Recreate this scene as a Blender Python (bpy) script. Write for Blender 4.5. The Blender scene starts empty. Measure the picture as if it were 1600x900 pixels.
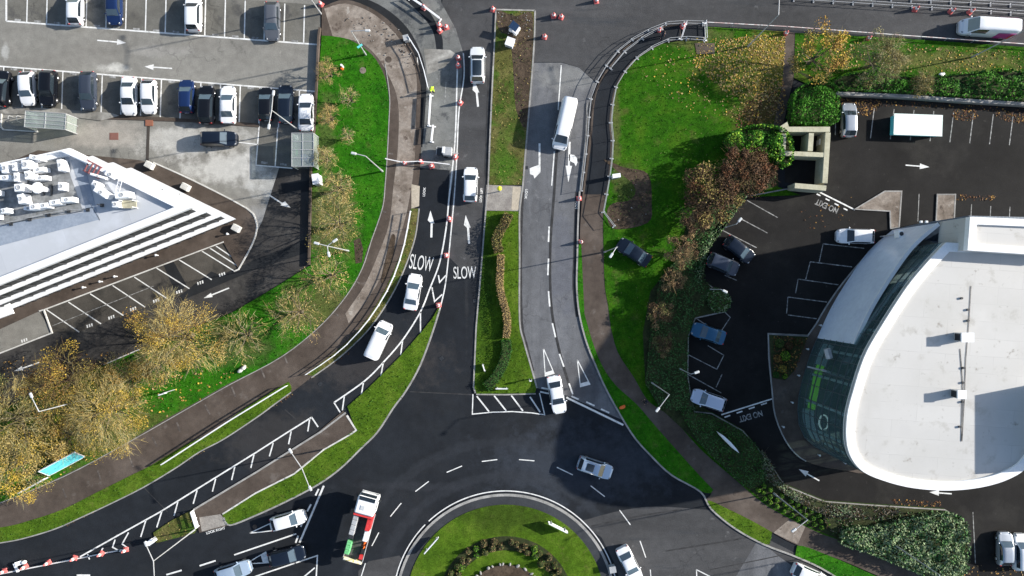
import bpy, bmesh, math, random
import numpy as np
from mathutils import Vector, Matrix
random.seed(7); RNG = np.random.default_rng(7)
SC = bpy.context.scene
COL = SC.collection
R = math.radians
S = 12.5            # photo pixels (1600 wide) per metre on the ground
H = 1600*24/36/S    # flying height of the drone, 85.3 m

# ---------------------------------------------------------------- camera, sky, sun, exposure
cam_d = bpy.data.cameras.new('camera'); cam = bpy.data.objects.new('camera', cam_d); COL.objects.link(cam)
cam_d.lens = 24; cam_d.sensor_width = 36; cam_d.clip_end = 3000
cam.location = (0, 0, H); cam.rotation_euler = (0, 0, 0)
SC.camera = cam
SUN_EL, SUN_AZ = 22.0, 11.0          # azimuth counted from +x (picture right) towards +y (picture top)
w = bpy.data.worlds.new('World'); SC.world = w; w.use_nodes = True
sky = w.node_tree.nodes.new('ShaderNodeTexSky'); sky.sky_type = 'NISHITA'; sky.sun_disc = False
sky.sun_elevation = R(SUN_EL); sky.sun_rotation = R(90-SUN_AZ)
bg = w.node_tree.nodes['Background']; bg.inputs[1].default_value = 0.1
w.node_tree.links.new(sky.outputs[0], bg.inputs[0])
sl = bpy.data.lights.new('sun', 'SUN'); sl.energy = 4.6; sl.angle = R(0.7); sl.color = (1, .95, .87)
so = bpy.data.objects.new('sun', sl); COL.objects.link(so)
sd = Vector((math.cos(R(SUN_EL))*math.cos(R(SUN_AZ)), math.cos(R(SUN_EL))*math.sin(R(SUN_AZ)), math.sin(R(SUN_EL))))
so.rotation_euler = (-sd).to_track_quat('-Z', 'Y').to_euler(); so.location = sd*200
SC.view_settings.view_transform = 'Standard'; SC.view_settings.look = 'None'
SC.view_settings.gamma = 1; SC.view_settings.exposure = 1.0
SC.render.engine = 'CYCLES'
SC.cycles.max_bounces = 6; SC.cycles.transparent_max_bounces = 8; SC.cycles.use_denoising = True

# ---------------------------------------------------------------- helpers
def P(X, Y, z=0.0):
    k = (1-z/H)/S
    return ((X-800)*k, (450-Y)*k, z)
def sm(pts, n=4, closed=False):
    "Catmull-Rom smoothing"
    out = []; N = len(pts)
    rng = range(N if closed else N-1)
    for i in rng:
        p1, p2 = pts[i], pts[(i+1) % N]
        p0 = pts[i-1] if (closed or i > 0) else p1
        p3 = pts[(i+2) % N] if (closed or i+2 < N) else p2
        for k in range(n):
            t = k/n
            out.append(tuple(.5*(2*b+(c-a)*t+(2*a-5*b+4*c-d)*t*t+(3*b-a-3*c+d)*t**3) for a, b, c, d in zip(p0, p1, p2, p3)))
    if not closed: out.append(tuple(pts[-1]))
    return out
def wp(pts, z=0.0): return [P(x, y, z) for x, y in pts]
def area(pts): return .5*sum(a[0]*b[1]-b[0]*a[1] for a, b in zip(pts, pts[1:]+pts[:1]))
def inside(poly, x, y):
    poly = np.asarray([p[:2] for p in poly]); x = np.asarray(x); y = np.asarray(y)
    r = np.zeros(x.shape, bool); n = len(poly); j = n-1
    for i in range(n):
        xi, yi = poly[i]; xj, yj = poly[j]
        if yi != yj:
            r ^= ((yi > y) != (yj > y)) & (x < (xj-xi)*(y-yi)/(yj-yi)+xi)
        j = i
    return r
def edge_dist(poly, x, y):
    d = np.full(np.shape(x), 1e9); n = len(poly)
    for i in range(n):
        ax, ay = poly[i-1][:2]; bx, by = poly[i][:2]
        dx, dy = bx-ax, by-ay; L = dx*dx+dy*dy+1e-9
        t = np.clip(((x-ax)*dx+(y-ay)*dy)/L, 0, 1)
        d = np.minimum(d, np.hypot(x-ax-t*dx, y-ay-t*dy))
    return d
def sample(poly, n):
    a = np.asarray([p[:2] for p in poly]); lo = a.min(0); hi = a.max(0)
    A = abs(area([tuple(p[:2]) for p in poly])); bb = np.prod(hi-lo)
    m = int(n*bb/max(A, 1e-6)*1.05)+8
    q = lo+RNG.random((m, 2))*(hi-lo)
    k = inside(poly, q[:, 0], q[:, 1])
    return q[k][:n]

class MB:
    def __init__(s): s.v = []; s.f = []; s.m = []
    def add(s, vs, fs, m=0):
        o = len(s.v); s.v += [tuple(p) for p in vs]; s.f += [tuple(i+o for i in f) for f in fs]; s.m += [m]*len(fs)
    def box(s, c, d, rz=0.0, m=0, tilt=None):
        x, y, z = d[0]/2, d[1]/2, d[2]/2
        M = Matrix.Rotation(rz, 3, 'Z')
        if tilt is not None: M = M @ Matrix.Rotation(tilt[0], 3, tilt[1])
        vs = [M @ Vector(p)+Vector(c) for p in ((-x,-y,-z),(x,-y,-z),(x,y,-z),(-x,y,-z),(-x,-y,z),(x,-y,z),(x,y,z),(-x,y,z))]
        s.add(vs, [(0,3,2,1),(4,5,6,7),(0,1,5,4),(1,2,6,5),(2,3,7,6),(3,0,4,7)], m)
    def rbox(s, c, d, r=.08, rz=0.0, m=0, top=.06):
        "box with rounded vertical corners and a chamfered top edge"
        hx, hy = d[0]/2, d[1]/2; r = min(r, hx*.9, hy*.9); M = Matrix.Rotation(rz, 3, 'Z'); c = Vector(c)
        def ring(i, z):
            o = []
            for cx, cy, a0 in ((hx-r, hy-r, 0), (-hx+r, hy-r, 90), (-hx+r, -hy+r, 180), (hx-r, -hy+r, 270)):
                for k in range(4):
                    a = R(a0+k*30); rr = max(r-i, .005)
                    o.append(M @ Vector((cx+rr*math.cos(a), cy+rr*math.sin(a), z))+c)
            return o
        a = ring(0, -d[2]/2); b = ring(0, d[2]/2-top); e = ring(top, d[2]/2); n = len(a)
        s.add(a+b+e, [(i, (i+1) % n, (i+1) % n+n, i+n) for i in range(n)]+[(i+n, (i+1) % n+n, (i+1) % n+2*n, i+2*n) for i in range(n)]+[tuple(range(2*n, 3*n)), tuple(range(n-1, -1, -1))], m)
    def tube(s, p, q, r0, r1=None, n=6, m=0, caps=True):
        r1 = r0 if r1 is None else r1
        p = Vector(p); q = Vector(q); d = (q-p)
        if d.length < 1e-6: return
        d.normalize(); a = d.orthogonal().normalized(); b = d.cross(a)
        vs = [p+(a*math.cos(t)+b*math.sin(t))*r0 for t in [2*math.pi*i/n for i in range(n)]]
        vs += [q+(a*math.cos(t)+b*math.sin(t))*r1 for t in [2*math.pi*i/n for i in range(n)]]
        fs = [(i, (i+1) % n, (i+1) % n+n, i+n) for i in range(n)]
        if caps: fs += [tuple(range(n-1, -1, -1)), tuple(range(n, 2*n))]
        s.add(vs, fs, m)
    def path(s, pts, r, n=6, m=0):
        for a, b in zip(pts, pts[1:]): s.tube(a, b, r, r, n, m)
    def lathe(s, c, prof, n=12, m=0):
        vs = []; fs = []
        for r, z in prof:
            vs += [(c[0]+r*math.cos(2*math.pi*i/n), c[1]+r*math.sin(2*math.pi*i/n), c[2]+z) for i in range(n)]
        for k in range(len(prof)-1):
            fs += [(k*n+i, k*n+(i+1) % n, (k+1)*n+(i+1) % n, (k+1)*n+i) for i in range(n)]
        fs += [tuple(range((len(prof)-1)*n, len(prof)*n)), tuple(range(n-1, -1, -1))]
        s.add(vs, fs, m)
    def ell(s, c, r, n=10, k=6, m=0):
        vs = []; fs = []
        for j in range(k+1):
            ph = -math.pi/2+math.pi*j/k; rr = max(math.cos(ph), .02)
            vs += [(c[0]+r[0]*rr*math.cos(2*math.pi*i/n), c[1]+r[1]*rr*math.sin(2*math.pi*i/n), c[2]+r[2]*math.sin(ph)) for i in range(n)]
        for j in range(k):
            fs += [(j*n+i, j*n+(i+1) % n, (j+1)*n+(i+1) % n, (j+1)*n+i) for i in range(n)]
        fs += [tuple(range(k*n, (k+1)*n)), tuple(range(n-1, -1, -1))]
        s.add(vs, fs, m)
    def prism(s, pts, z0, z1, m=0, bottom=False, ms=None):
        "pts: world xy outline"
        p = [(q[0], q[1]) for q in pts]
        if area(p) < 0: p.reverse()
        n = len(p)
        s.add([(x, y, z1) for x, y in p], [tuple(range(n))], m)
        if z0 is not None and z0 < z1:
            s.add([(x, y, z0) for x, y in p]+[(x, y, z1) for x, y in p], [(i, (i+1) % n, (i+1) % n+n, i+n) for i in range(n)], m if ms is None else ms)
            if bottom: s.add([(x, y, z0) for x, y in p], [tuple(range(n-1, -1, -1))], m)
    def ribbon(s, pts, wd, z0, z1, m=0, closed=False, off=0.0):
        "strip of width wd along world xy polyline; a solid bar if z0 is given"
        p = [Vector((q[0], q[1])) for q in pts]; n = len(p); Lf = []; Rt = []
        for i in range(n):
            a = p[i-1] if (i > 0 or closed) else p[i]; b = p[(i+1) % n] if (i < n-1 or closed) else p[i]
            u1 = p[i]-a; u2 = b-p[i]
            if u1.length > 1e-6: u1.normalize()
            if u2.length > 1e-6: u2.normalize()
            t = u1+u2
            if t.length < 1e-6: t = Vector((1, 0))
            t.normalize(); nn = Vector((-t.y, t.x)); k = 1/max((u1 if u1.length > .5 else u2).dot(t), .4)
            Lf.append(p[i]+nn*(off+wd/2)*k); Rt.append(p[i]+nn*(off-wd/2)*k)
        vs = [(q.x, q.y, z1) for q in Lf]+[(q.x, q.y, z1) for q in Rt]
        e = n if closed else n-1
        fs = [(i+n, (i+1) % n+n, (i+1) % n, i) for i in range(e)]
        if z0 is not None:
            vs += [(q.x, q.y, z0) for q in Lf]+[(q.x, q.y, z0) for q in Rt]
            fs += [(i, (i+1) % n, (i+1) % n+2*n, i+2*n) for i in range(e)]
            fs += [((i+1) % n+n, i+n, i+3*n, (i+1) % n+3*n) for i in range(e)]
            if not closed: fs += [(0, 2*n, 3*n, n), (n-1, 2*n-1, 4*n-1, 3*n-1)]
        s.add(vs, fs, m)
    def mesh(s, name, smooth=False):
        me = bpy.data.meshes.new(name); me.from_pydata(s.v, [], s.f); 
        if any(s.m): me.polygons.foreach_set('material_index', s.m)
        if smooth: me.polygons.foreach_set('use_smooth', [True]*len(s.f))
        me.update(); return me
    def build(s, name, mats, parent=None, loc=(0, 0, 0), rz=0.0, smooth=False):
        me = s.mesh(name, smooth)
        for m in (mats if isinstance(mats, (list, tuple)) else [mats]): me.materials.append(m)
        return link(name, me, parent, loc, rz)
def link(name, me, parent=None, loc=(0, 0, 0), rz=0.0, mat=None):
    o = bpy.data.objects.new(name, me); COL.objects.link(o); o.parent = parent; o.location = loc; o.rotation_euler = (0, 0, rz)
    if mat is not None:
        if not me.materials: me.materials.append(mat)
        o.material_slots[0].link = 'OBJECT'; o.material_slots[0].material = mat
    return o
def tag(o, label, cat, group=None, kind=None):
    o['label'] = label; o['category'] = cat
    if group: o['group'] = group
    if kind: o['kind'] = kind
    return o
def thing(name, label, cat, loc=(0, 0, 0), rz=0.0, group=None):
    o = bpy.data.objects.new(name, None); COL.objects.link(o); o.location = loc; o.rotation_euler = (0, 0, rz)
    o.empty_display_size = .3
    return tag(o, label, cat, group)
def struct(name, mb, mats, smooth=False):
    o = mb.build(name, mats, smooth=smooth); o['kind'] = 'structure'; return o
def heading(dx, dy): return math.atan2(-dy, dx)     # picture direction -> world z rotation
def copy_tree(o, parent=None):
    c = o.copy(); COL.objects.link(c); c.parent = parent
    for ch in o.children: copy_tree(ch, c)
    return c

# ---------------------------------------------------------------- materials
def _new(name):
    m = bpy.data.materials.new(name); m.use_nodes = True
    return m, m.node_tree.nodes, m.node_tree.links, m.node_tree.nodes['Principled BSDF']
def plain(name, col, rough=.5, metal=0.0, coat=0.0, spec=.5, emis=None):
    m, n, l, b = _new(name)
    b.inputs['Base Color'].default_value = (*col, 1); b.inputs['Roughness'].default_value = rough
    b.inputs['Metallic'].default_value = metal; b.inputs['Coat Weight'].default_value = coat
    b.inputs['Specular IOR Level'].default_value = spec
    if coat: b.inputs['Coat Roughness'].default_value = .05
    return m
def noisy(name, stops, scale=.3, detail=6, rough=.9, fine=None, bump=0.0, stretch=(1, 1, 1), blot=None, crack=None, dist=0.0, spec=.3, rot=0.0, zones=None):
    """colour ramp on a big noise, fine grain multiplied in, optional blotches [(scale, threshold, width, colour, amount)] and cracks"""
    m, n, l, b = _new(name)
    tc = n.new('ShaderNodeTexCoord'); mp = n.new('ShaderNodeMapping'); mp.inputs['Scale'].default_value = stretch
    mp.inputs['Rotation'].default_value = (0, 0, rot)
    l.new(tc.outputs['Object'], mp.inputs[0])
    nz = n.new('ShaderNodeTexNoise'); nz.inputs['Scale'].default_value = scale; nz.inputs['Detail'].default_value = detail
    nz.inputs['Roughness'].default_value = .6; nz.inputs['Distortion'].default_value = dist
    l.new(mp.outputs[0], nz.inputs[0])
    cr = n.new('ShaderNodeValToRGB'); e = cr.color_ramp.elements
    while len(e) < len(stops): e.new(.5)
    for i, (p, c) in enumerate(stops): e[i].position = p; e[i].color = (*c, 1)
    l.new(nz.outputs[0], cr.inputs[0]); out = cr.outputs[0]
    def mix(a, fac, colr, mode='MIX'):
        x = n.new('ShaderNodeMix'); x.data_type = 'RGBA'; x.blend_type = mode
        l.new(a, x.inputs[6])
        if isinstance(colr, tuple): x.inputs[7].default_value = (*colr, 1)
        else: l.new(colr, x.inputs[7])
        if isinstance(fac, float): x.inputs[0].default_value = fac
        else: l.new(fac, x.inputs[0])
        return x.outputs[2]
    def mrange(src, a, bb, c, d):
        r = n.new('ShaderNodeMapRange'); r.inputs[1].default_value = a; r.inputs[2].default_value = bb
        r.inputs[3].default_value = c; r.inputs[4].default_value = d; l.new(src, r.inputs[0]); return r.outputs[0]
    for (sc, th, wd, colr, amt, *st) in (blot or []):
        z = n.new('ShaderNodeTexNoise'); z.inputs['Scale'].default_value = sc; z.inputs['Detail'].default_value = 5; z.inputs['Roughness'].default_value = .65
        if st:
            m2 = n.new('ShaderNodeMapping'); m2.inputs['Scale'].default_value = st[0]; m2.inputs['Location'].default_value = (sc*31, 7, 3)
            if len(st) > 1: m2.inputs['Rotation'].default_value = (0, 0, st[1])
            l.new(tc.outputs['Object'], m2.inputs[0]); l.new(m2.outputs[0], z.inputs[0])
        else:
            m2 = n.new('ShaderNodeMapping'); m2.inputs['Location'].default_value = (sc*31+11, 7, 3); l.new(tc.outputs['Object'], m2.inputs[0]); l.new(m2.outputs[0], z.inputs[0])
        out = mix(out, mrange(z.outputs[0], th, th+wd, 0, amt), colr)
    for (zx, zy, zrx, zry, colr, amt, *rg) in (zones or []):
        c0 = P(zx, zy); m2 = n.new('ShaderNodeVectorMath'); m2.operation = 'MULTIPLY_ADD'; m2.inputs[1].default_value = (S/zrx, S/zry, 0); m2.inputs[2].default_value = (-c0[0]*S/zrx, -c0[1]*S/zry, 0)
        l.new(tc.outputs['Object'], m2.inputs[0]); ln_ = n.new('ShaderNodeVectorMath'); ln_.operation = 'LENGTH'; l.new(m2.outputs[0], ln_.inputs[0])
        z = n.new('ShaderNodeTexNoise'); z.inputs['Scale'].default_value = .45; z.inputs['Detail'].default_value = 9; z.inputs['Roughness'].default_value = .7; l.new(tc.outputs['Object'], z.inputs[0])
        ma = n.new('ShaderNodeMath'); ma.operation = 'MULTIPLY_ADD'; ma.inputs[1].default_value = 2.4; l.new(z.outputs[0], ma.inputs[0]); 
        lo = ln_.outputs['Value']
        if rg:
            sb = n.new('ShaderNodeMath'); sb.operation = 'SUBTRACT'; sb.inputs[1].default_value = 1; l.new(lo, sb.inputs[0]); ab = n.new('ShaderNodeMath'); ab.operation = 'ABSOLUTE'; l.new(sb.outputs[0], ab.inputs[0])
            ms = n.new('ShaderNodeMath'); ms.operation = 'MULTIPLY'; ms.inputs[1].default_value = zrx/rg[0]; l.new(ab.outputs[0], ms.inputs[0]); lo = ms.outputs[0]
        l.new(lo, ma.inputs[2])
        out = mix(out, mrange(ma.outputs[0], 1.65, 2.15, amt, 0), colr)
    if crack:
        v = n.new('ShaderNodeTexVoronoi'); v.feature = 'DISTANCE_TO_EDGE'; v.inputs['Scale'].default_value = crack[0]
        dz = n.new('ShaderNodeTexNoise'); dz.inputs['Scale'].default_value = crack[0]*4; dz.inputs['Detail'].default_value = 4
        l.new(tc.outputs['Object'], dz.inputs[0])
        va = n.new('ShaderNodeVectorMath'); va.operation = 'MULTIPLY_ADD'; va.inputs[1].default_value = (2.5, 2.5, 0); l.new(dz.outputs[1], va.inputs[0]); l.new(tc.outputs['Object'], va.inputs[2])
        l.new(va.outputs[0], v.inputs[0])
        gate = n.new('ShaderNodeTexNoise'); gate.inputs['Scale'].default_value = .11; l.new(tc.outputs['Object'], gate.inputs[0])
        g1 = mrange(gate.outputs[0], .48, .6, 0, 1); c1 = mrange(v.outputs[0], 0, crack[1], crack[2], 0)
        mm = n.new('ShaderNodeMath'); mm.operation = 'MULTIPLY'; l.new(g1, mm.inputs[0]); l.new(c1, mm.inputs[1])
        out = mix(out, mm.outputs[0], (.012, .012, .014))
    fz = None
    for (fs, fa) in (fine or []):
        fz = n.new('ShaderNodeTexNoise'); fz.inputs['Scale'].default_value = fs; fz.inputs['Detail'].default_value = 3
        l.new(tc.outputs['Object'], fz.inputs[0])
        g = mrange(fz.outputs[0], .25, .75, 1-fa, 1+fa)
        cb = n.new('ShaderNodeCombineColor'); [l.new(g, cb.inputs[i]) for i in range(3)]
        out = mix(out, 1.0, cb.outputs[0], 'MULTIPLY')
    l.new(out, b.inputs['Base Color']); b.inputs['Roughness'].default_value = rough; b.inputs['Specular IOR Level'].default_value = spec
    if bump and fz is not None:
        bp = n.new('ShaderNodeBump'); bp.inputs['Strength'].default_value = bump; bp.inputs['Distance'].default_value = .05
        l.new(fz.outputs[0], bp.inputs['Height']); l.new(bp.outputs[0], b.inputs['Normal'])
    return m
def grey(v, t=(1, 1, 1)): return tuple(v*x for x in t)
COOL, WARM, BROWN = (.92, 1, 1.12), (1.06, 1, .9), (1.15, 1, .88)
def asphalt(name, v, tint=COOL, contrast=.35, blot=None, crack=(.22, .02, .35), streak=None, rough=.88, rot=0.0, zones=None):
    st = [(.3, grey(v*(1-contrast), tint)), (.5, grey(v, tint)), (.72, grey(v*(1+contrast), tint))]
    return noisy(name, st, .16, 8, rough, fine=[(1.1, .14), (9, .22)], bump=.25, blot=blot, crack=crack, stretch=streak or (1, 1, 1), rot=rot, zones=zones, spec=.18)
M = {}
M['soil_far'] = noisy('open_ground', [(.3, (.05, .07, .025)), (.7, (.1, .1, .05))], .1, 6, 1, [(4, .3)])
M['road'] = asphalt('new_asphalt', .017, (.84, 1, 1.26), .3, [(.09, .55, .18, grey(.024, COOL), .7), (.5, .62, .1, grey(.018, COOL), .6)], zones=[(560, 560, 160, 60, (.04, .037, .037), .8), (430, 690, 110, 60, (.038, .036, .036), .7), (905, 725, 170, 75, (.036, .043, .056), .75), (800, 745, 60, 22, (.028, .032, .04), .5)]+[(790, 943, r_, r_, (.029, .033, .04), .45, 10) for r_ in (200, 252)]+[(x_, 330, 4, 300, (.033, .034, .037), .45) for x_ in (729, 743)]+[(560, 820, 9, 90, (.012, .012, .014), .6), (640, 760, 120, 9, (.03, .033, .04), .5)])  # bluish roundabout zone: paler asphalt, lightened further to lift the showroom's cast shadow
M['road_old'] = asphalt('worn_asphalt', .125, (.98, 1, 1.06), .28, [(.35, .55, .15, grey(.07, COOL), .7, (2.2, .25, 1)), (.8, .64, .06, grey(.24), .5)], streak=(1.6, .22, 1), zones=[(880, 120, 60, 30, (.22, .22, .21), .6), (880, 420, 26, 110, (.1, .105, .125), .6), (900, 600, 60, 40, (.085, .085, .09), .8)])
M['road_mid'] = asphalt('middle_aged_asphalt', .06, (1, 1, 1.03), .3, [(.3, .56, .15, grey(.045, COOL), .8, (.25, 2, 1)), (.7, .64, .08, grey(.15), .5)], streak=(.3, 1.4, 1))
M['road_top'] = asphalt('patched_grey_asphalt', .15, (1, 1.02, .98), .35, [(.5, .55, .1, grey(.05, COOL), .7), (1.1, .62, .08, grey(.25), .6)])
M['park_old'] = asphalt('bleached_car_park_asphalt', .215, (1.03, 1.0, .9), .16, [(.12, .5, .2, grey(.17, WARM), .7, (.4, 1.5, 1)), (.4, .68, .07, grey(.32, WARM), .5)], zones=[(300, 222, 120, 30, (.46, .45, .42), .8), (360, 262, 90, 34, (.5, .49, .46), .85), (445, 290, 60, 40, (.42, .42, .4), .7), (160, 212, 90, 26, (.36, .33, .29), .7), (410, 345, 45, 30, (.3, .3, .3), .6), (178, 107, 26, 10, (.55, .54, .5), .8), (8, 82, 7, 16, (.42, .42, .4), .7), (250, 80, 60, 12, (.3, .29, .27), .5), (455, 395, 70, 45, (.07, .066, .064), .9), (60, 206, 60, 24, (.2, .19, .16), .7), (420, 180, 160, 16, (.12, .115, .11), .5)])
M['park_bay'] = asphalt('stained_bay_asphalt', .13, (1.06, 1.02, .9), .3, [(.35, .56, .12, grey(.06), .8), (2, .66, .08, grey(.2), .5)])
M['park_lane'] = asphalt('darker_lane_asphalt', .042, (1.06, 1, .96), .35, [(.2, .55, .15, grey(.1, WARM), .6)])
M['park_dark'] = asphalt('black_car_park_asphalt', .012, (1.06, 1, .97), .4, [(.13, .53, .15, grey(.026, WARM), .75), (1.3, .66, .06, grey(.06, WARM), .5)])
M['park_brown'] = asphalt('brown_bay_asphalt', .062, (1.1, 1, .86), .3, [(.35, .56, .12, grey(.035, WARM), .8), (2, .66, .08, grey(.12, WARM), .5)])
M['patch'] = asphalt('fresh_black_patch', .02, COOL, .3, crack=None)
M['concrete'] = noisy('pale_worn_concrete', [(.3, (.13, .125, .11)), (.48, (.24, .23, .21)), (.62, (.36, .35, .32)), (.8, (.46, .45, .42))], .3, 9, .9, [(2, .2), (12, .15)], .2, blot=[(1.2, .6, .08, (.12, .11, .1), .7)], dist=.6)
M['path'] = noisy('brown_grey_footpath', [(.3, (.05, .037, .029)), (.5, (.078, .06, .048)), (.75, (.125, .1, .083))], .22, 8, .9, [(1.5, .15), (10, .2)], .2, blot=[(.5, .62, .1, (.15, .13, .115), .55), (.25, .6, .12, (.045, .038, .034), .7)])
M['path_mud'] = noisy('muddy_footpath', [(.3, (.12, .095, .075)), (.5, (.21, .175, .145)), (.75, (.33, .29, .25))], .45, 9, .95, [(2.5, .2), (12, .2)], .3, blot=[(.7, .6, .07, (.07, .05, .04), .8), (.9, .62, .06, (.4, .37, .33), .6)], dist=.8)
M['slab'] = noisy('crossing_paving', [(.3, (.2, .18, .165)), (.7, (.31, .29, .26))], .8, 6, .9, [(6, .2)], .2)
M['slab_tan'] = noisy('tactile_paving', [(.3, (.36, .31, .24)), (.7, (.48, .42, .33))], 1, 6, .9, [(6, .15)], .2)
M['kerb'] = noisy('kerb_stone', [(.3, (.2, .195, .185)), (.7, (.38, .37, .35))], .9, 6, .9, [(7, .2)])
M['kerb_white'] = noisy('pale_kerb_stone', [(.3, (.42, .41, .38)), (.6, (.62, .61, .58))], .9, 6, .9, [(7, .15)])
def grass(name, c1, c2, c3, blot=None, zones=None):
    return noisy(name, [(.28, c1), (.5, c2), (.74, c3)], .35, 8, .95, [(1.7, .25), (6, .35), (22, .4)], .7, blot=blot, spec=.06, zones=zones)
M['grass'] = grass('bright_lawn', (.012, .075, .004), (.024, .125, .005), (.048, .15, .01), [(.5, .6, .1, (.09, .115, .028), .5), (1.6, .66, .07, (.11, .085, .03), .5)], zones=[(500, 480, 90, 50, (.1, .095, .035), .75), (515, 340, 60, 80, (.1, .1, .04), .75), (350, 540, 120, 50, (.06, .075, .025), .7), (150, 680, 200, 70, (.1, .09, .03), .7), (510, 200, 20, 90, (.09, .1, .035), .6)])
M['grass_lime'] = grass('lime_lawn', (.034, .075, .006), (.062, .12, .009), (.1, .15, .018), [(.8, .6, .12, (.12, .115, .035), .5)], zones=[(780, 560, 60, 60, (.035, .075, .006), .7), (755, 430, 22, 130, (.022, .055, .006), .8), (790, 810, 90, 34, (.032, .055, .008), .75)])  # narrow left zone paints the hedge's shade into the island grass
M['grass_right'] = grass('soft_lawn', (.012, .055, .003), (.025, .095, .004), (.055, .118, .008), [(.4, .58, .14, (.09, .095, .028), .6)], zones=[(1165, 105, 100, 60, (.16, .13, .035), .4), (1205, 85, 40, 50, (.24, .16, .045), .55), (1192, 172, 60, 50, (.1, .062, .026), .85), (1080, 60, 80, 22, (.11, .1, .04), .6), (1480, 95, 140, 24, (.14, .12, .045), .6), (985, 290, 40, 40, (.06, .055, .025), .6), (960, 200, 12, 120, (.1, .1, .035), .6)])
M['grass_rough'] = grass('scrubby_grass', (.05, .055, .015), (.095, .095, .028), (.15, .135, .05), [(.6, .58, .1, (.08, .055, .032), .7), (.45, .52, .1, (.045, .1, .012), .8)], zones=[(790, 262, 30, 36, (.05, .12, .012), .8), (805, 160, 14, 90, (.05, .095, .015), .6), (785, 230, 14, 40, (.06, .11, .015), .6)])
M['mud'] = noisy('bare_mud', [(.3, (.03, .022, .014)), (.5, (.06, .042, .028)), (.75, (.11, .08, .055))], .8, 9, 1, [(3, .3), (10, .3)], .8, dist=1)
M['soil'] = noisy('planting_bed_soil', [(.3, (.018, .022, .008)), (.6, (.035, .045, .014)), (.8, (.07, .05, .03))], .7, 8, 1, [(4, .4)], .6)
M['paint'] = noisy('worn_white_road_paint', [(.25, (.2, .2, .2)), (.42, (.62, .62, .6)), (.7, (.82, .82, .8))], 1.6, 8, .8, [(8, .12)])
M['paint_faded'] = noisy('faded_white_paint', [(.32, (.06, .06, .06)), (.55, (.3, .3, .29)), (.75, (.55, .55, .53))], 2.2, 8, .8, [(8, .2)])
M['lamp_grey'] = plain('grey_lamp_housing', (.5, .52, .53), .5)
M['white'] = noisy('white_coated_metal', [(.3, (.72, .73, .75)), (.7, (.84, .85, .86))], .5, 5, .45, [(5, .05)])
M['steel'] = noisy('galvanised_steel', [(.3, (.3, .31, .32)), (.7, (.44, .45, .46))], 2, 5, .45, [(9, .1)], spec=.6)
M['dark_metal'] = plain('dark_painted_metal', (.03, .032, .035), .45)
M['rubber'] = plain('black_rubber', (.018, .018, .018), .85)
M['alu'] = plain('wheel_alloy', (.5, .5, .52), .3, .9)
M['glass_dark'] = plain('tinted_car_glass', (.018, .026, .034), .06, 0, .3, .8)
M['glass_car'] = plain('pale_reflecting_windscreen', (.06, .09, .115), .08, 0, .5, .8)
M['lamp_lens'] = plain('clear_lamp_lens', (.25, .26, .28), .15, .2, .6)
M['tail'] = plain('red_lamp_lens', (.45, .012, .012), .2, 0, .6)
M['hivis'] = plain('lime_reflective_cloth', (.55, .8, .03), .7)
M['navy'] = plain('navy_cloth', (.012, .016, .035), .85)
M['black_cloth'] = plain('dark_cloth', (.012, .012, .014), .9)
M['grey_cloth'] = plain('grey_cloth', (.09, .09, .1), .9)
M['skin'] = plain('skin', (.5, .3, .22), .5)
M['hair'] = plain('dark_hair', (.02, .013, .01), .6)
M['cone'] = noisy('faded_red_plastic', [(.3, (.6, .11, .1)), (.7, (.72, .2, .19))], 3, 4, .5, [(9, .1)])
M['cone_white'] = plain('white_reflective_sleeve', (.82, .8, .8), .4)
M['orange'] = plain('orange_plastic', (.75, .14, .02), .5)
M['yellow'] = plain('yellow_plastic', (.8, .75, .03), .45)
M['teal'] = plain('turquoise_panel', (.13, .62, .66), .4)
M['blue'] = plain('blue_plastic', (.03, .13, .55), .4)
M['red'] = noisy('red_painted_steel', [(.3, (.5, .03, .03)), (.7, (.65, .06, .06))], 2, 4, .45, [(8, .08)])
M['green'] = noisy('green_plastic_crate', [(.3, (.1, .4, .14)), (.7, (.2, .55, .25))], 3, 4, .5, [(8, .2)])
M['magenta'] = plain('magenta_vinyl', (.42, .02, .22), .4, 0, .3)
M['twig'] = plain('twig_bark', (.2, .17, .09), .9)
M['bark'] = noisy('bark', [(.3, (.06, .05, .035)), (.7, (.14, .12, .085))], 4, 5, .95, [(12, .3)])
def leafm(name, c, var=.35):
    m, n, l, b = _new(name)
    oi = n.new('ShaderNodeNewGeometry'); ra = n.new('ShaderNodeMapRange')
    l.new(oi.outputs['Random Per Island'], ra.inputs[0]); ra.inputs[3].default_value = 1-var; ra.inputs[4].default_value = 1+var
    hs = n.new('ShaderNodeHueSaturation'); hs.inputs['Color'].default_value = (*c, 1); l.new(ra.outputs[0], hs.inputs['Value'])
    l.new(hs.outputs[0], b.inputs['Base Color']); b.inputs['Roughness'].default_value = .8; b.inputs['Specular IOR Level'].default_value = .2
    return m
LEAF = {k: leafm('leaf_'+k, c) for k, c in dict(
    straw=(.38, .29, .11), olive=(.2, .16, .05), gold=(.42, .29, .045), amber=(.34, .19, .05), brown=(.085, .05, .028), rust=(.1, .042, .018),
    dull=(.1, .11, .035), green=(.03, .1, .012), bright=(.055, .19, .012), dark=(.022, .085, .016), ivy=(.06, .14, .042), sage=(.2, .26, .14),
    greytwig=(.17, .15, .125), lime=(.2, .34, .03), blade=(.025, .09, .008), blade2=(.055, .11, .015), tan=(.26, .18, .085), lichen=(.3, .27, .14)).items()}
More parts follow.
